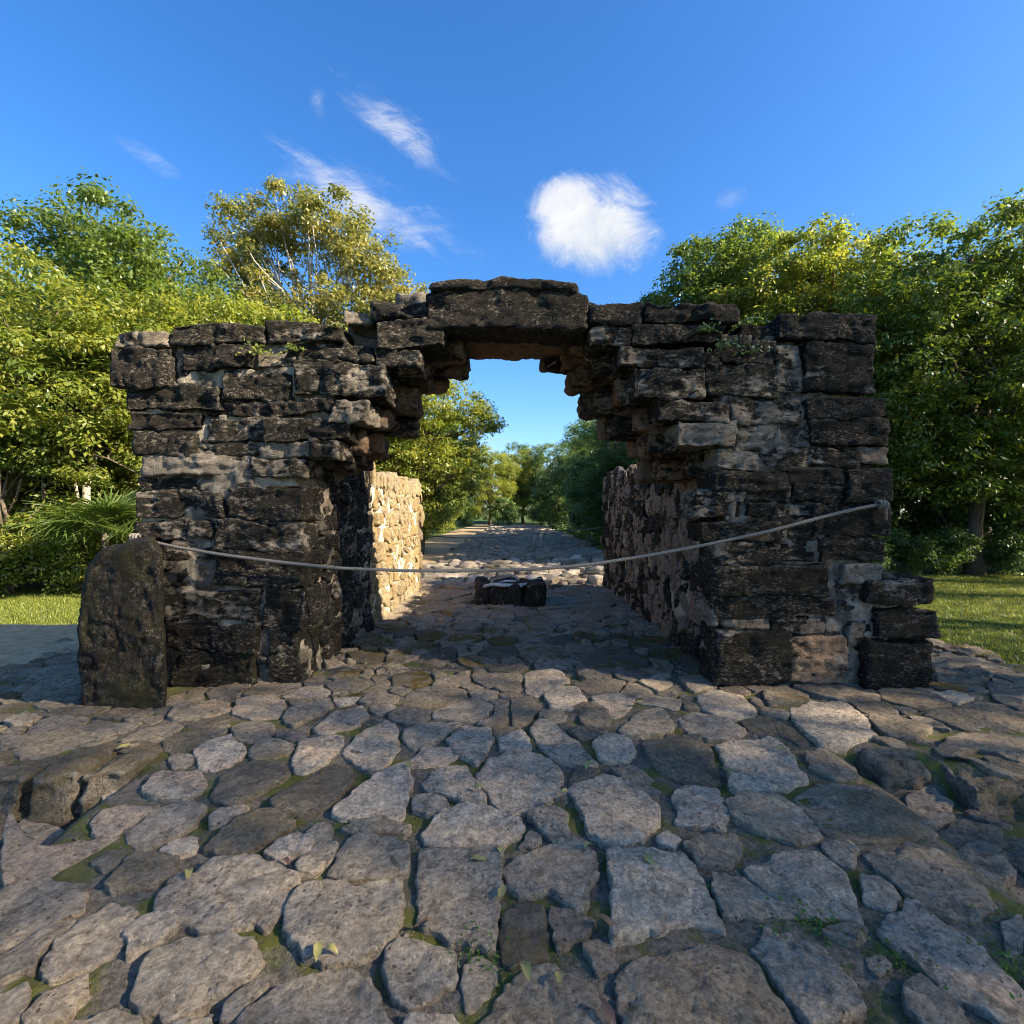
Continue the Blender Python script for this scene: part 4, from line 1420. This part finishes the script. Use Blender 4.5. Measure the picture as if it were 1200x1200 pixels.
def tree(name, label, base, ells, n, size, leafmat, barkmat, trunk_r=0.12, forks=5, clump=0.45, seed=0, group=None, hang=0.25, cat='tree', limbs=26, trunk_top=None, shell=0.55, lean=(0, 0)):
    t = thing(name, label, cat, base, group)
    r = np.random.default_rng(seed + 5)
    n, size = int(n * 1.75), size * 0.84
    P, nor, dirs, L, Wd, tint, cc = crown_leaves(ells, n, size, clump, hang, seed, base, True, shell)
    me = leaf_mesh('crown', P, nor, dirs, L, Wd, leafmat, tint)
    o = bpy.data.objects.new('crown', me)
    C.objects.link(o); o.parent = t
    top = max(e[2] for e in ells) if trunk_top is None else trunk_top
    ctr = np.mean([e[:3] for e in ells], axis=0)
    acc = Acc()
    tp = []
    for k in range(9):
        u = k / 8
        tp.append(np.array([ctr[0] * u ** 1.5 + lean[0] * u + r.normal() * 0.05 * (k > 0), ctr[1] * u ** 1.5 + lean[1] * u + r.normal() * 0.05 * (k > 0), -0.2 + (top + 0.2) * u]))
    V, Fc = tube(tp, [trunk_r * (1.35 if k == 0 else 1.0) * (1 - 0.72 * k / 8) for k in range(9)], 10)
    acc.add(V, Fc)
    V, Fc = acc.get()
    me = mesh_of('trunk', V, Fc, barkmat)
    tr = bpy.data.objects.new('trunk', me); C.objects.link(tr); tr.parent = t
    acc = Acc()
    sel = r.permutation(len(cc))[:limbs]
    for j in sel:
        u = r.uniform(0.35, 0.9)
        k = int(u * 8)
        pts = limb_acc(acc, tp[k], cc[j], trunk_r * (0.55 - 0.35 * u), 0.012, 0.18, r)
        for q in range(2):
            near = cc[np.argsort(np.linalg.norm(cc - pts[4], axis=1))[r.integers(1, 6)]]
            limb_acc(acc, pts[3 + q], near, 0.022, 0.006, 0.08, r, 4, 5)
    V, Fc = acc.get()
    me = mesh_of('limbs', V, Fc, barkmat)
    lo = bpy.data.objects.new('limbs', me); C.objects.link(lo); lo.parent = t
    return t


def copy_tree(src, loc, rz, sc, label, group=None):
    r = src.copy(); C.objects.link(r)
    r.location = loc; r.rotation_euler = (0, 0, rz); r.scale = (sc, sc, sc)
    r['label'] = label
    if group:
        r['group'] = group
    for ch in src.children:
        c = ch.copy(); C.objects.link(c); c.parent = r
    return r


def at(px, d):
    return (px - 600) / F * d


TZ = -0.12
G_L, G_R, G_B = 'trees edging the sunny lawn', 'trees edging the shaded lawn', 'trees lining the far causeway'
# --- sunny side
tree('vine_draped_tree', 'tall round-topped tree smothered in green vines above the sunny lawn', (-11.2, 14.0, TZ),
     [(0.1, 0, 8.9, 1.5, 1.5, 1.4), (-1.2, -0.2, 9.0, 0.9, 0.9, 0.7), (1.3, 0.2, 7.9, 1.6, 1.7, 1.5), (2.6, 0.3, 6.7, 1.7, 1.7, 1.4), (0.2, 0, 6.9, 2.2, 1.9, 1.6), (0.6, -0.3, 4.9, 3.0, 2.2, 1.8), (3.6, 0.3, 5.4, 1.7, 1.6, 1.4), (-2.2, 0, 6.2, 1.6, 1.6, 1.8), (0.5, -.3, 3.0, 3.0, 2.0, 1.5)],
     60000, 0.15, M_LEAF_M, M_BARK, 0.19, seed=1, group=G_L, clump=0.42, shell=0.75)
tall = tree('pale_limbed_tree', 'tall airy tree with pale bare-looking branches and olive leaves rising behind the arch', (-6.4, 16.5, TZ + 0.8),
     [(-2.0, 0, 9.6, 1.3, 1.4, 1.3), (-0.8, 0.2, 10.3, 1.2, 1.3, 1.1), (0.6, 0, 9.9, 1.2, 1.3, 1.2), (1.7, -0.2, 8.9, 1.0, 1.2, 1.2), (2.7, 0.2, 8.0, 1.1, 1.2, 1.0), (-2.2, 0.2, 8.0, 1.2, 1.3, 1.3), (0.0, 0, 7.2, 2.4, 1.8, 1.2), (2.2, 0, 6.9, 1.5, 1.4, 1.2)],
     25000, 0.155, M_LEAF_O, M_BARKP, 0.17, seed=2, group=G_L, clump=0.40, limbs=60, trunk_top=8.6)
tree('yellow_green_tree', 'broad yellow-green tree whose low boughs reach over the sunny lawn', (-10.6, 10.6, TZ),
     [(0, 0, 5.4, 2.2, 1.9, 1.4), (1.8, -0.1, 4.3, 1.8, 1.6, 1.2), (-1.0, -0.3, 4.4, 1.8, 1.6, 1.5), (2.4, 0.4, 5.2, 1.5, 1.4, 1.2), (0.4, -0.4, 3.5, 2.0, 1.4, 1.0), (-1.2, 0, 2.4, 1.6, 1.3, 1.2), (2.2, 0.5, 3.0, 1.5, 1.3, 1.1)],
     36000, 0.14, M_LEAF_Y, M_BARK, 0.15, seed=3, group=G_L, clump=0.36, shell=0.7)
tree('leafy_tree', 'dense yellow-green tree close behind the pier beside the boulder', (-7.6, 12.6, TZ),
     [(0, 0, 5.7, 2.0, 1.6, 1.2), (1.9, 0.3, 5.4, 1.7, 1.4, 1.2), (-1.2, -0.2, 4.4, 1.7, 1.5, 1.3), (0.6, 0, 3.6, 2.2, 1.6, 1.3), (-1.0, -.3, 2.6, 1.6, 1.0, 1.0), (3.4, .4, 5.2, 1.3, 1.3, 1.0)],
     34000, 0.135, M_LEAF_Y, M_BARKP, 0.13, seed=4, group=G_L, clump=0.36, shell=0.7)
tree('slender_tree', 'slender tree with a pale sunlit trunk between the fan palm and lawn', (-9.2, 10.9, TZ),
     [(0.1, 0.2, 4.6, 1.0, 0.9, 0.9), (0.4, 0.4, 3.5, 0.8, 0.7, 0.5)], 5500, 0.13, M_LEAF_M, M_BARKP, 0.11, seed=6, group=G_L, clump=0.35, limbs=7)
tree('forked_tree', 'small forked tree at the lawn edge with a low trunk among shrubs', (-10.0, 10.1, TZ),
     [(-0.6, 0.0, 3.0, 0.9, 0.8, 0.7), (0.4, 0.2, 3.1, 0.9, 0.8, 0.8)], 7000, 0.125, M_LEAF_M, M_BARK, 0.075, seed=7, group=G_L, clump=0.33, limbs=7, trunk_top=2.6)
back_l = tree('backwoods_tree', 'deep green tree filling the dark woods behind the sunny lawn', (-12.5, 17.0, TZ),
     [(0, 0, 5.2, 2.6, 2.2, 1.8), (1.6, 0, 3.4, 2.0, 1.8, 1.4), (-1.6, 0, 3.4, 2.0, 1.8, 1.5), (0, -0.5, 2.0, 2.4, 1.5, 1.3)], 17000, 0.16, M_LEAF_G, M_BARK, 0.16, seed=8, group='trees deep in the woods by the sunny lawn', clump=0.42)
for (x, y, rz, sc) in ((-16.5, 15.0, 1.0, 1.1), (-17.0, 20, 2.2, 1.35), (-8.6, 18.0, 3.3, 1.0), (-5.6, 19.5, 4.2, 0.85), (-13.5, 12.2, 5.1, 0.85), (-10.0, 22, 0.4, 1.2), (-15, 26, 1.7, 1.5), (-22, 22, 1.1, 1.6), (-21, 29, 2.9, 1.7), (-10.5, 28, 0.1, 1.4)):
    copy_tree(back_l, (x, y, TZ), rz, sc, back_l['label'])

# --- shaded side
r1 = tree('broad_tree', 'broad dark green tree with hanging sprays over the shaded lawn', (11.9, 13.2, TZ),
     [(0.2, 0, 8.0, 2.5, 1.9, 1.4), (-2.0, -0.2, 6.4, 1.9, 1.6, 1.6), (1.8, -0.3, 6.9, 2.0, 1.7, 1.6), (-0.6, -0.8, 4.9, 2.6, 1.6, 1.5), (1.6, -0.6, 4.5, 2.2, 1.6, 1.4), (-2.4, -0.5, 3.8, 1.4, 1.2, 1.4), (-3.2, -.3, 5.2, 1.2, 1.2, 1.3), (-1.2, -.7, 3.0, 1.8, 1.1, 1.1), (1.2, -.7, 2.9, 1.8, 1.1, 1.0)],
     50000, 0.155, M_LEAF_M, M_BARK, 0.2, seed=11, group=G_R, clump=0.36, shell=0.72)
r2 = tree('golden_tipped_tree', 'green tree with golden sunlit upper boughs behind the black ashlar pier', (9.4, 15.6, TZ),
     [(-0.8, 0, 9.0, 1.7, 1.5, 1.2), (0.9, 0.1, 8.8, 1.6, 1.5, 1.4), (-1.9, 0, 7.6, 1.5, 1.4, 1.2), (0.4, -0.3, 7.0, 2.2, 1.7, 1.5), (0.8, -.4, 5.2, 2.0, 1.6, 1.3)],
     30000, 0.155, M_LEAF_Y, M_BARK, 0.17, seed=12, group=G_R, clump=0.38)
r3 = tree('feathery_tree', 'lighter feathery tree standing against the sky near the lintel', (6.9, 17.2, TZ + 0.5),
     [(0, 0, 9.2, 1.6, 1.4, 1.3), (-1.0, 0, 7.9, 1.4, 1.4, 1.2), (1.2, 0.2, 10.0, 1.1, 1.1, 0.9), (0.9, 0, 8.0, 1.6, 1.4, 1.2), (-0.2, 0, 6.4, 1.7, 1.5, 1.2)],
     24000, 0.155, M_LEAF_M, M_BARK, 0.15, seed=13, group=G_R, clump=0.40, limbs=36)
r4 = tree('backwoods_tree', 'deep green tree filling the dark woods behind the shaded lawn', (14.0, 16.2, TZ),
     [(0, 0, 6.6, 2.4, 2.1, 2.0), (1.4, 0, 4.4, 2.0, 1.8, 1.5), (-1.5, 0, 4.4, 2.0, 1.8, 1.5), (0, 0, 2.6, 2.4, 1.9, 1.4)], 17000, 0.17, M_LEAF_G, M_BARK, 0.17, seed=14, group='trees deep in the woods by the shaded lawn', clump=0.42)
for (x, y, rz, sc) in ((18.5, 15.0, 1.0, 1.15), (11.0, 17.6, 2.2, 1.2), (17.0, 20, 0.3, 1.3), (7.8, 20.0, 3.0, 1.0), (14.4, 22, 4.0, 1.25), (10.0, 25, 5.0, 1.4), (22.5, 20, 0.9, 1.5), (17.5, 27, 2.0, 1.6), (25, 27, 3.0, 1.7)):
    copy_tree(r4, (x, y, TZ), rz, sc, r4['label'])
# the forest goes on along the shaded side, out of the frame, and shades the arch
G_S = 'tall trees of the forest wall standing sunward of the arch'
L_S = 'tall leafy forest tree in the shade-casting wall of woods sunward of the arch'


def forest_tree(x, y, h, seed):
    return tree('forest_tree', L_S, (x, y, TZ),
                [(0, 0, h * 0.62, 2.7, 2.7, h * 0.40), (0.3, 0.2, h * 0.78, 2.5, 2.6, h * 0.24), (-0.3, -0.2, h * 0.34, 2.4, 2.5, h * 0.24)],
                9400, 0.13, M_LEAF_G, M_BARK, 0.2, seed=seed, group=G_S, clump=1.1, limbs=14, shell=0.0)


ft = forest_tree(11.8, -0.8, 11.6, 30)
for k, (x, y, h) in enumerate(((12.2, 5.6, 10.4), (11.4, 2.4, 11.2), (15.2, 0.8, 12.4))):
    forest_tree(x, y, h, 31 + k)
for (x, y, rz, sc) in ((13.4, 8.6, 2.0, 0.92), (11.6, -4.0, 1.1, 0.97), (17.5, 9.4, 4.1, 1.0), (15.6, -3.0, 3.0, 1.08), (12.4, -7.2, 5.0, 0.95), (16.0, -7.4, 0.6, 1.1)):
    copy_tree(ft, (x, y, TZ), rz, sc, L_S)

# --- along the far causeway
b1 = tree('bright_tree', 'bright yellow-green tree seen through the arch beside the dirt path', (-3.4, 18.6, TZ),
     [(-0.2, 0, 5.0, 1.5, 1.5, 1.3), (0.9, 0, 4.4, 1.3, 1.3, 1.2), (1.9, 0, 4.5, 0.8, 0.9, 0.5), (-1.2, 0, 3.6, 1.5, 1.5, 1.3), (0.6, -0.2, 2.7, 1.6, 1.4, 1.1), (-0.6, 0, 1.6, 1.6, 1.4, 1.1)],
     26000, 0.13, M_LEAF_Y, M_BARK, 0.14, seed=21, group=G_B, clump=0.34, shell=0.65)
b2 = tree('dark_tree', 'dark green tree seen through the arch on the shaded side of the causeway', (4.6, 23.0, TZ),
     [(-0.3, 0, 4.7, 1.4, 1.5, 1.2), (0.9, 0, 5.4, 1.5, 1.6, 1.3), (-0.8, -0.2, 3.0, 1.5, 1.5, 1.2), (1.0, 0, 3.2, 1.8, 1.7, 1.4), (0, 0, 1.6, 2.0, 1.7, 1.2)],
     22000, 0.15, M_LEAF_G, M_BARK, 0.15, seed=22, group=G_B, clump=0.38)
b1.scale = (1.14, 1.14, 1.14)
labs = ['green tree of the row closing in on the far causeway', 'tree of the row along the far dirt path']
for (src, x, y, rz, sc, lab) in ((b1, -5.4, 24.0, 1.1, 1.1, 1), (b1, -5.8, 31.0, 2.3, 1.25, 1), (b1, -6.6, 40.0, 3.5, 1.4, 1), (b1, -7.5, 50.0, 4.5, 1.5, 1), (b2, -6.5, 45.0, 1.5, 1.3, 1),
                                 (b2, 6.0, 29.0, 1.0, 1.15, 0), (b2, 6.6, 36.0, 2.0, 1.3, 0), (b2, 7.2, 44.0, 3.0, 1.4, 0), (b2, 7.4, 26.0, 4.6, 1.3, 0), (b2, 4.8, 52.0, 0.3, 1.3, 0), (b1, 9.0, 50.0, 0.3, 1.5, 0)):
    copy_tree(src, (x, y, TZ), rz, sc, labs[lab], 'trees of the row along the dirt path' if lab else 'trees of the row closing in on the causeway')
for k, (src, x, y, rz, sc) in enumerate(((b1, -2.6, 60.0, 0.5, 1.5), (b1, 1.5, 66.0, 2.5, 1.55), (b2, -6.0, 62, 1.3, 1.6), (b2, 4.6, 62, 1.9, 1.5), (b1, 9, 66, 1.9, 1.8), (b1, -11, 66, 0.2, 1.9), (b2, 0.5, 74, 4.9, 1.7))):
    copy_tree(src, (x, y, 0.0), rz, sc, 'distant tree closing the view at the end of the causeway', 'trees at the end of the causeway')


# --- shrubs
def shrub(label, base, rx, h, n, size, mat, seed, group, name='shrub'):
    return tree(name, label, base, [(0, 0, h * 0.62, rx, rx * 0.85, h * 0.38), (rx * 0.55, -0.1, h * 0.4, rx * 0.7, rx * 0.6, h * 0.34), (-rx * 0.55, -0.1, h * 0.36, rx * 0.7, rx * 0.6, h * 0.32), (rx * 0.2, 0.1, h * 0.95, rx * 0.35, rx * 0.35, h * 0.22), (-rx * 0.6, 0, h * 0.8, rx * 0.25, rx * 0.3, h * 0.2)],
                n, size, mat, M_TWIG, 0.03, seed=seed, group=group, clump=0.27, cat='shrub', limbs=12, shell=0.4)


s1 = shrub('yellow-green shrub massed along the edge of the sunny lawn', (-8.5, 10.4, TZ), 0.75, 1.5, 5200, 0.10, M_LEAF_Y, 41, 'shrubs edging the sunny lawn')
for (x, y, rz, sc) in ((-9.9, 10.2, 1.2, 0.95), (-10.9, 10.3, 2.4, 1.1), (-7.6, 10.8, 3.6, 0.9), (-9.3, 10.9, 4.4, 1.3), (-11.9, 10.6, 5.2, 1.2), (-6.6, 11.0, 0.6, 1.0), (-13.0, 11.0, 0.9, 1.4), (-9.0, 12.0, 2.9, 1.7), (-11.4, 12.2, 3.9, 1.8), (-6.8, 12.6, 4.9, 1.6)):
    copy_tree(s1, (x, y, TZ), rz, sc, s1['label'])
s2 = shrub('dark leafy shrub in the shade at the far side of the lawn', (7.6, 12.3, TZ), 0.8, 1.5, 4200, 0.12, M_LEAF_G, 42, 'shrubs edging the shaded lawn')
for (x, y, rz, sc) in ((8.6, 12.6, 1.2, 0.8), (9.9, 12.9, 2.4, 0.75), (11.2, 13.0, 3.6, 0.8), (12.6, 13.0, 4.4, 0.7), (6.4, 12.8, 5.2, 1.3), (5.2, 13.4, 0.7, 1.2), (14.0, 13.2, 0.9, 0.9), (8.2, 15.0, 2.9, 1.9), (10.6, 15.4, 3.9, 2.0), (13.2, 15.0, 4.9, 2.0), (15.8, 14.4, 5.9, 2.0), (6.2, 15.6, 1.9, 1.8)):
    copy_tree(s2, (x, y, TZ), rz, sc, s2['label'])
s3 = shrub('low dark shrub crowding the shaded edge of the far causeway', (4.4, 17.0, TZ), 0.8, 1.6, 4200, 0.12, M_LEAF_G, 43, 'shrubs along the far causeway')
for (x, y, rz, sc) in ((4.6, 19.5, 1.2, 1.2), (4.8, 26.0, 2.4, 1.4), (5.0, 33, 3.6, 1.6), (5.4, 40, 0.6, 1.8), (4.4, 48, 0.9, 1.9), (3.0, 56, 1.9, 1.9), (-1.0, 58, 2.9, 1.9), (-5.6, 57, 3.9, 1.9)):
    copy_tree(s3, (x, y, TZ), rz, sc, s3['label'])
s4 = shrub('bright shrub beside the dirt path beyond the sunlit wall', (-5.6, 15.5, TZ), 0.8, 1.5, 4200, 0.11, M_LEAF_Y, 44, 'shrubs beside the dirt path')
for (x, y, rz, sc) in ((-5.4, 21.0, 1.2, 1.1), (-5.8, 27.5, 2.4, 1.4), (-5.9, 35.0, 3.6, 1.6), (-6.2, 44, 0.6, 1.8)):
    copy_tree(s4, (x, y, TZ), rz, sc, s4['label'])


# --- fan palm
def fan_palm(base, seed):
    r = np.random.default_rng(seed)
    t = thing('fan_palm', 'fan palm with spiky radiating fronds beside the pier with the boulder', 'palm', base)
    V, Fc = tube([(0, 0, -0.1), (0.03, 0, 0.6), (0.0, 0.02, 1.25)], [0.08, 0.065, 0.055], 8)
    me = mesh_of('trunk', V, Fc, M_BARK); o = bpy.data.objects.new('trunk', me); C.objects.link(o); o.parent = t
    for k in range(19):
        az = k * 2.4 + r.normal() * 0.2
        el = r.uniform(0.15, 1.35)
        dirv = np.array([math.cos(az) * math.cos(el), math.sin(az) * math.cos(el), math.sin(el)])
        hub = np.array([0, 0, 1.25]) + dirv * r.uniform(0.35, 0.75)
        side = unit(np.cross(dirv, [0, 0, 1.0])[None])[0]
        nrm = np.cross(side, dirv)
        V, F2 = [], []
        Vt, Ft = tube([(0, 0, 1.2), (hub + np.array([0, 0, 1.25])) / 2, hub], [0.014, 0.011, 0.009], 5)
        V += Vt.tolist(); F2 += Ft
        for j in range(26):
            a = (j / 25 - 0.5) * 4.6
            d = dirv * math.cos(a) + side * math.sin(a)
            Lf = r.uniform(0.62, 0.9)
            w = 0.020
            sd = np.cross(d, nrm)
            for s_ in range(4):
                pass
            b0 = len(V)
            for s_, (u, ww) in enumerate(((0.0, 0.35), (0.35, 1.0), (0.7, 0.75), (1.0, 0.05))):
                p = hub + d * Lf * u + np.array([0, 0, -0.30 * u * u * Lf]) + nrm * 0.05 * u
                V.append((p + sd * w * ww).tolist()); V.append((p + nrm * 0.006).tolist()); V.append((p - sd * w * ww).tolist())
            for s_ in range(3):
                q = b0 + s_ * 3
                F2.append([q, q + 3, q + 4, q + 1]); F2.append([q + 1, q + 4, q + 5, q + 2])
        me = mesh_of('frond', np.array(V), F2, M_PALM, shade=False)
        atn = me.attributes.new('tint', 'FLOAT', 'FACE')
        atn.data.foreach_set('value', np.clip(r.normal(0.5, 0.2, len(me.polygons)), 0, 1).astype(np.float32))
        o = bpy.data.objects.new('frond', me); C.objects.link(o); o.parent = t


fan_palm((at(122, 9.6), 9.6, TZ), 3)


# --- grass
def grass(name, label, x0, x1, y0, y1, n, seed, hmax=0.06):
    r = np.random.default_rng(seed)
    x = r.uniform(x0, x1, n); y = r.uniform(y0, y1, n)
    edge = 4.95 + 0.35 * fbm(np.stack([y * 0.9, x * 0, x * 0], 1), 3)
    ok = (np.abs(x) > np.where(x > 0, edge, 5.3 + edge * 0 + 0.3 * np.sin(y))) | (y > 10.8)
    ok &= ~((x < -5.2) & (y < 6.4 + 0.3 * np.sin(x * 4)))
    ok &= ~((x > -4.9) & (x < 3.9) & (y > 10))
    x, y = x[ok], y[ok]; n = len(x)
    az = r.uniform(0, 6.28, n); h = r.uniform(0.4, 1, n) * hmax
    w = r.uniform(0.003, 0.006, n)
    ln = r.uniform(0.2, 0.9, n) * h
    z = -0.12 + 0.05 * fbm(np.stack([x, y, x * 0], 1) * 0.25, 3) * smooth(4, 9, np.abs(x)) - 0.012
    b = np.stack([x, y, z], 1)
    d = np.stack([np.cos(az), np.sin(az), az * 0], 1)
    s = np.stack([-np.sin(az), np.cos(az), az * 0], 1)
    tip = b + d * ln[:, None] + np.stack([x * 0, x * 0, h], 1)
    V = np.stack([b - s * w[:, None], b + s * w[:, None], tip], 1).reshape(-1, 3)
    Fc = np.arange(3 * n).reshape(-1, 3)
    og = (float(x.mean()), float(y.mean()), -0.12)
    me = mesh_of(name, V - np.array(og), Fc, M_GRASS, shade=False)
    a = me.attributes.new('tint', 'FLOAT', 'FACE')
    a.data.foreach_set('value', np.clip(r.normal(0.5, 0.25, n), 0, 1).astype(np.float32))
    o = bpy.data.objects.new(name, me); C.objects.link(o); o.location = og
    tag(o, label, 'grass'); o['kind'] = 'stuff'


grass('grass', 'sunlit short lawn beyond the boulder at the foot of yellow-green trees', -12.5, -5.2, 5.8, 11.0, 90000, 1, 0.07)
grass('grass', 'shaded green lawn beside the black ashlar pier', 4.6, 14.5, 4.0, 13.2, 150000, 2, 0.065)
grass('grass', 'strip of grass along the far causeway', 3.9, 6.5, 11, 24, 26000, 4, 0.10)
grass('grass', 'tuft of grass at the end of the sunlit wall', -6.5, -4.8, 10.4, 20, 18000, 5, 0.10)


# --- small plants: weeds in the joints and ferns on the masonry
def weed(name, label, base, n, spread, size, mat, seed, group, up=(0, 0, 1), cat='plant', trail=0.0):
    r = np.random.default_rng(seed)
    c = np.abs(r.normal(size=(n, 3))) * np.array([1, 1, 0.35]) * spread * np.where(r.random((n, 3)) < 0.5, -1, 1)
    c[:, 2] = np.abs(c[:, 2]) + 0.008
    c[:, 2] -= trail * np.abs(c[:, 0])
    nor = unit(r.normal(size=(n, 3)) * 0.5 + np.array(up))
    out = unit(r.normal(size=(n, 3)))
    dirs = unit(out - nor * (out * nor).sum(1)[:, None])
    L = size * r.uniform(0.6, 1.3, n)
    tint = np.clip(r.normal(0.5, 0.3, n), 0, 1)
    m0 = leaf_mesh('leaf_tuft', c, nor, dirs, L, L * 0.6, mat, tint)
    V = np.concatenate([np.array([v.co[:] for v in m0.vertices]), [[0, 0, -0.01], [0.002, 0.001, -0.01]]])
    Fc = [list(p.vertices) for p in m0.polygons] + [[4 * n, 4 * n + 1, 4 * i] for i in range(n)]
    me = mesh_of('leaf_tuft', V, Fc, mat, shade=False)
    ta = me.attributes.new('tint', 'FLOAT', 'FACE')
    ta.data.foreach_set('value', np.concatenate([np.repeat(tint, 2), np.full(n, 0.3)]).astype(np.float32))
    bpy.data.meshes.remove(m0)
    o = bpy.data.objects.new(name, me); C.objects.link(o); o.location = base
    tag(o, label, cat, group)
    return o


for k, (px, py, n, sp, size) in enumerate(((560, 1118, 130, 0.055, 0.018), (580, 1080, 80, 0.03, 0.016), (655, 987, 70, 0.03, 0.018), (842, 1050, 60, 0.022, 0.018), (850, 1070, 50, 0.02, 0.018),
                                           (955, 1085, 160, 0.06, 0.020), (905, 1083, 80, 0.05, 0.016), (1055, 1135, 120, 0.06, 0.016), (1192, 1150, 150, 0.07, 0.018), (1165, 1075, 70, 0.05, 0.014),
                                           (332, 962, 80, 0.05, 0.02), (620, 985, 50, 0.03, 0.016), (1082, 1190, 60, 0.04, 0.016), (575, 1140, 60, 0.03, .014))):
    x, y = px2ground(px, py)
    weed('weed', 'tiny bright green weed growing in a joint of the paving', (x, y, float(ground_h(x, y)) + 0.005), n, sp, size, M_WEED, 70 + k, 'weeds in the paving joints')
for k, (px, py, n, sp, mat, lab) in enumerate(((302, 409, 60, 0.10, M_LEAF_Y, 'yellow-leaved sprig growing out of the boulder-side pier'), (345, 405, 40, 0.06, M_LEAF_Y, 'little yellow sprig rooted under the cap of the boulder-side pier'),
                                               (392, 378, 36, 0.06, M_LEAF_O, 'dry sprig on top of the boulder-side pier'),
                                               (828, 382, 60, 0.07, M_LEAF_G, 'green fern growing under the cap of the black ashlar pier'), (850, 402, 70, 0.10, M_LEAF_G, 'wider green fern spreading over the black ashlar pier'), (882, 408, 60, 0.09, M_LEAF_G, 'green fern trailing beside the wide one on the black ashlar pier'),
                                               (880, 374, 40, 0.08, M_LEAF_M, 'grassy tuft on top of the black ashlar pier'))):
    yy = Y_FRONT - 0.07
    weed('wall_plant', lab, ((px - 600) / F * yy, yy, CAM_H + (600 - py) / F * yy - 0.03), n, sp * 0.85, 0.036, mat, 90 + k, 'small plants rooted in the arch', up=(0, -0.8, 0.5), trail=0.25)


# --- fallen leaves
def fallen():
    spots = [(750, 825), (770, 864), (799, 857), (690, 898), (662, 930), (652, 942), (690, 993), (760, 1010), (709, 1083), (915, 879), (852, 905), (1017, 992),
             (220, 1026), (387, 1117), (497, 1086), (586, 1000), (589, 1048), (335, 1014), (145, 878), (478, 898), (405, 862), (560, 925), (372, 1118), (712, 1190), (617, 1140),
             (655, 1150), (1010, 1098), (560, 1010), (430, 780), (520, 770), (1045, 915)]
    r = np.random.default_rng(5)
    for k, (px, py) in enumerate(spots):
        x, y = px2ground(px, py, 0.05)
        L = r.uniform(0.055, 0.090); W = L * r.uniform(0.36, 0.5)
        az = r.uniform(0, 6.28)
        V, F2 = [], []
        prof = [(0, .05), (.15, .55), (.4, 1), (.65, .85), (.88, .4), (1, .03)]
        for (u, w) in prof:
            zz = 0.012 * math.sin(u * 3) + 0.004 * r.normal()
            V += [(L * (u - .5), -W / 2 * w, zz + .006 * w), (L * (u - .5), 0, zz), (L * (u - .5), W / 2 * w, zz + .008 * w)]
        for i in range(len(prof) - 1):
            q = i * 3
            F2 += [[q, q + 3, q + 4, q + 1], [q + 1, q + 4, q + 5, q + 2]]
        me = mesh_of('fallen_leaf', np.array(V), F2, M_LITTER)
        a = me.attributes.new('tint', 'FLOAT', 'FACE')
        green = k % 3 != 2
        tv = r.uniform(0.65, 1.0) if green else r.uniform(0.0, 0.3)
        a.data.foreach_set('value', np.full(len(me.polygons), tv, dtype=np.float32))
        o = bpy.data.objects.new('fallen_leaf', me); C.objects.link(o)
        o.location = (x, y, float(ground_h(x, y)) + 0.056)
        o.rotation_euler = (r.normal() * .12, r.normal() * .12, az)
        if green:
            tag(o, 'small yellowish fallen leaf lying on the grey paving', 'leaf', 'yellowish fallen leaves on the paving')
        else:
            tag(o, 'small brown-purple fallen leaf lying on the grey paving', 'leaf', 'brown fallen leaves on the paving')


fallen()
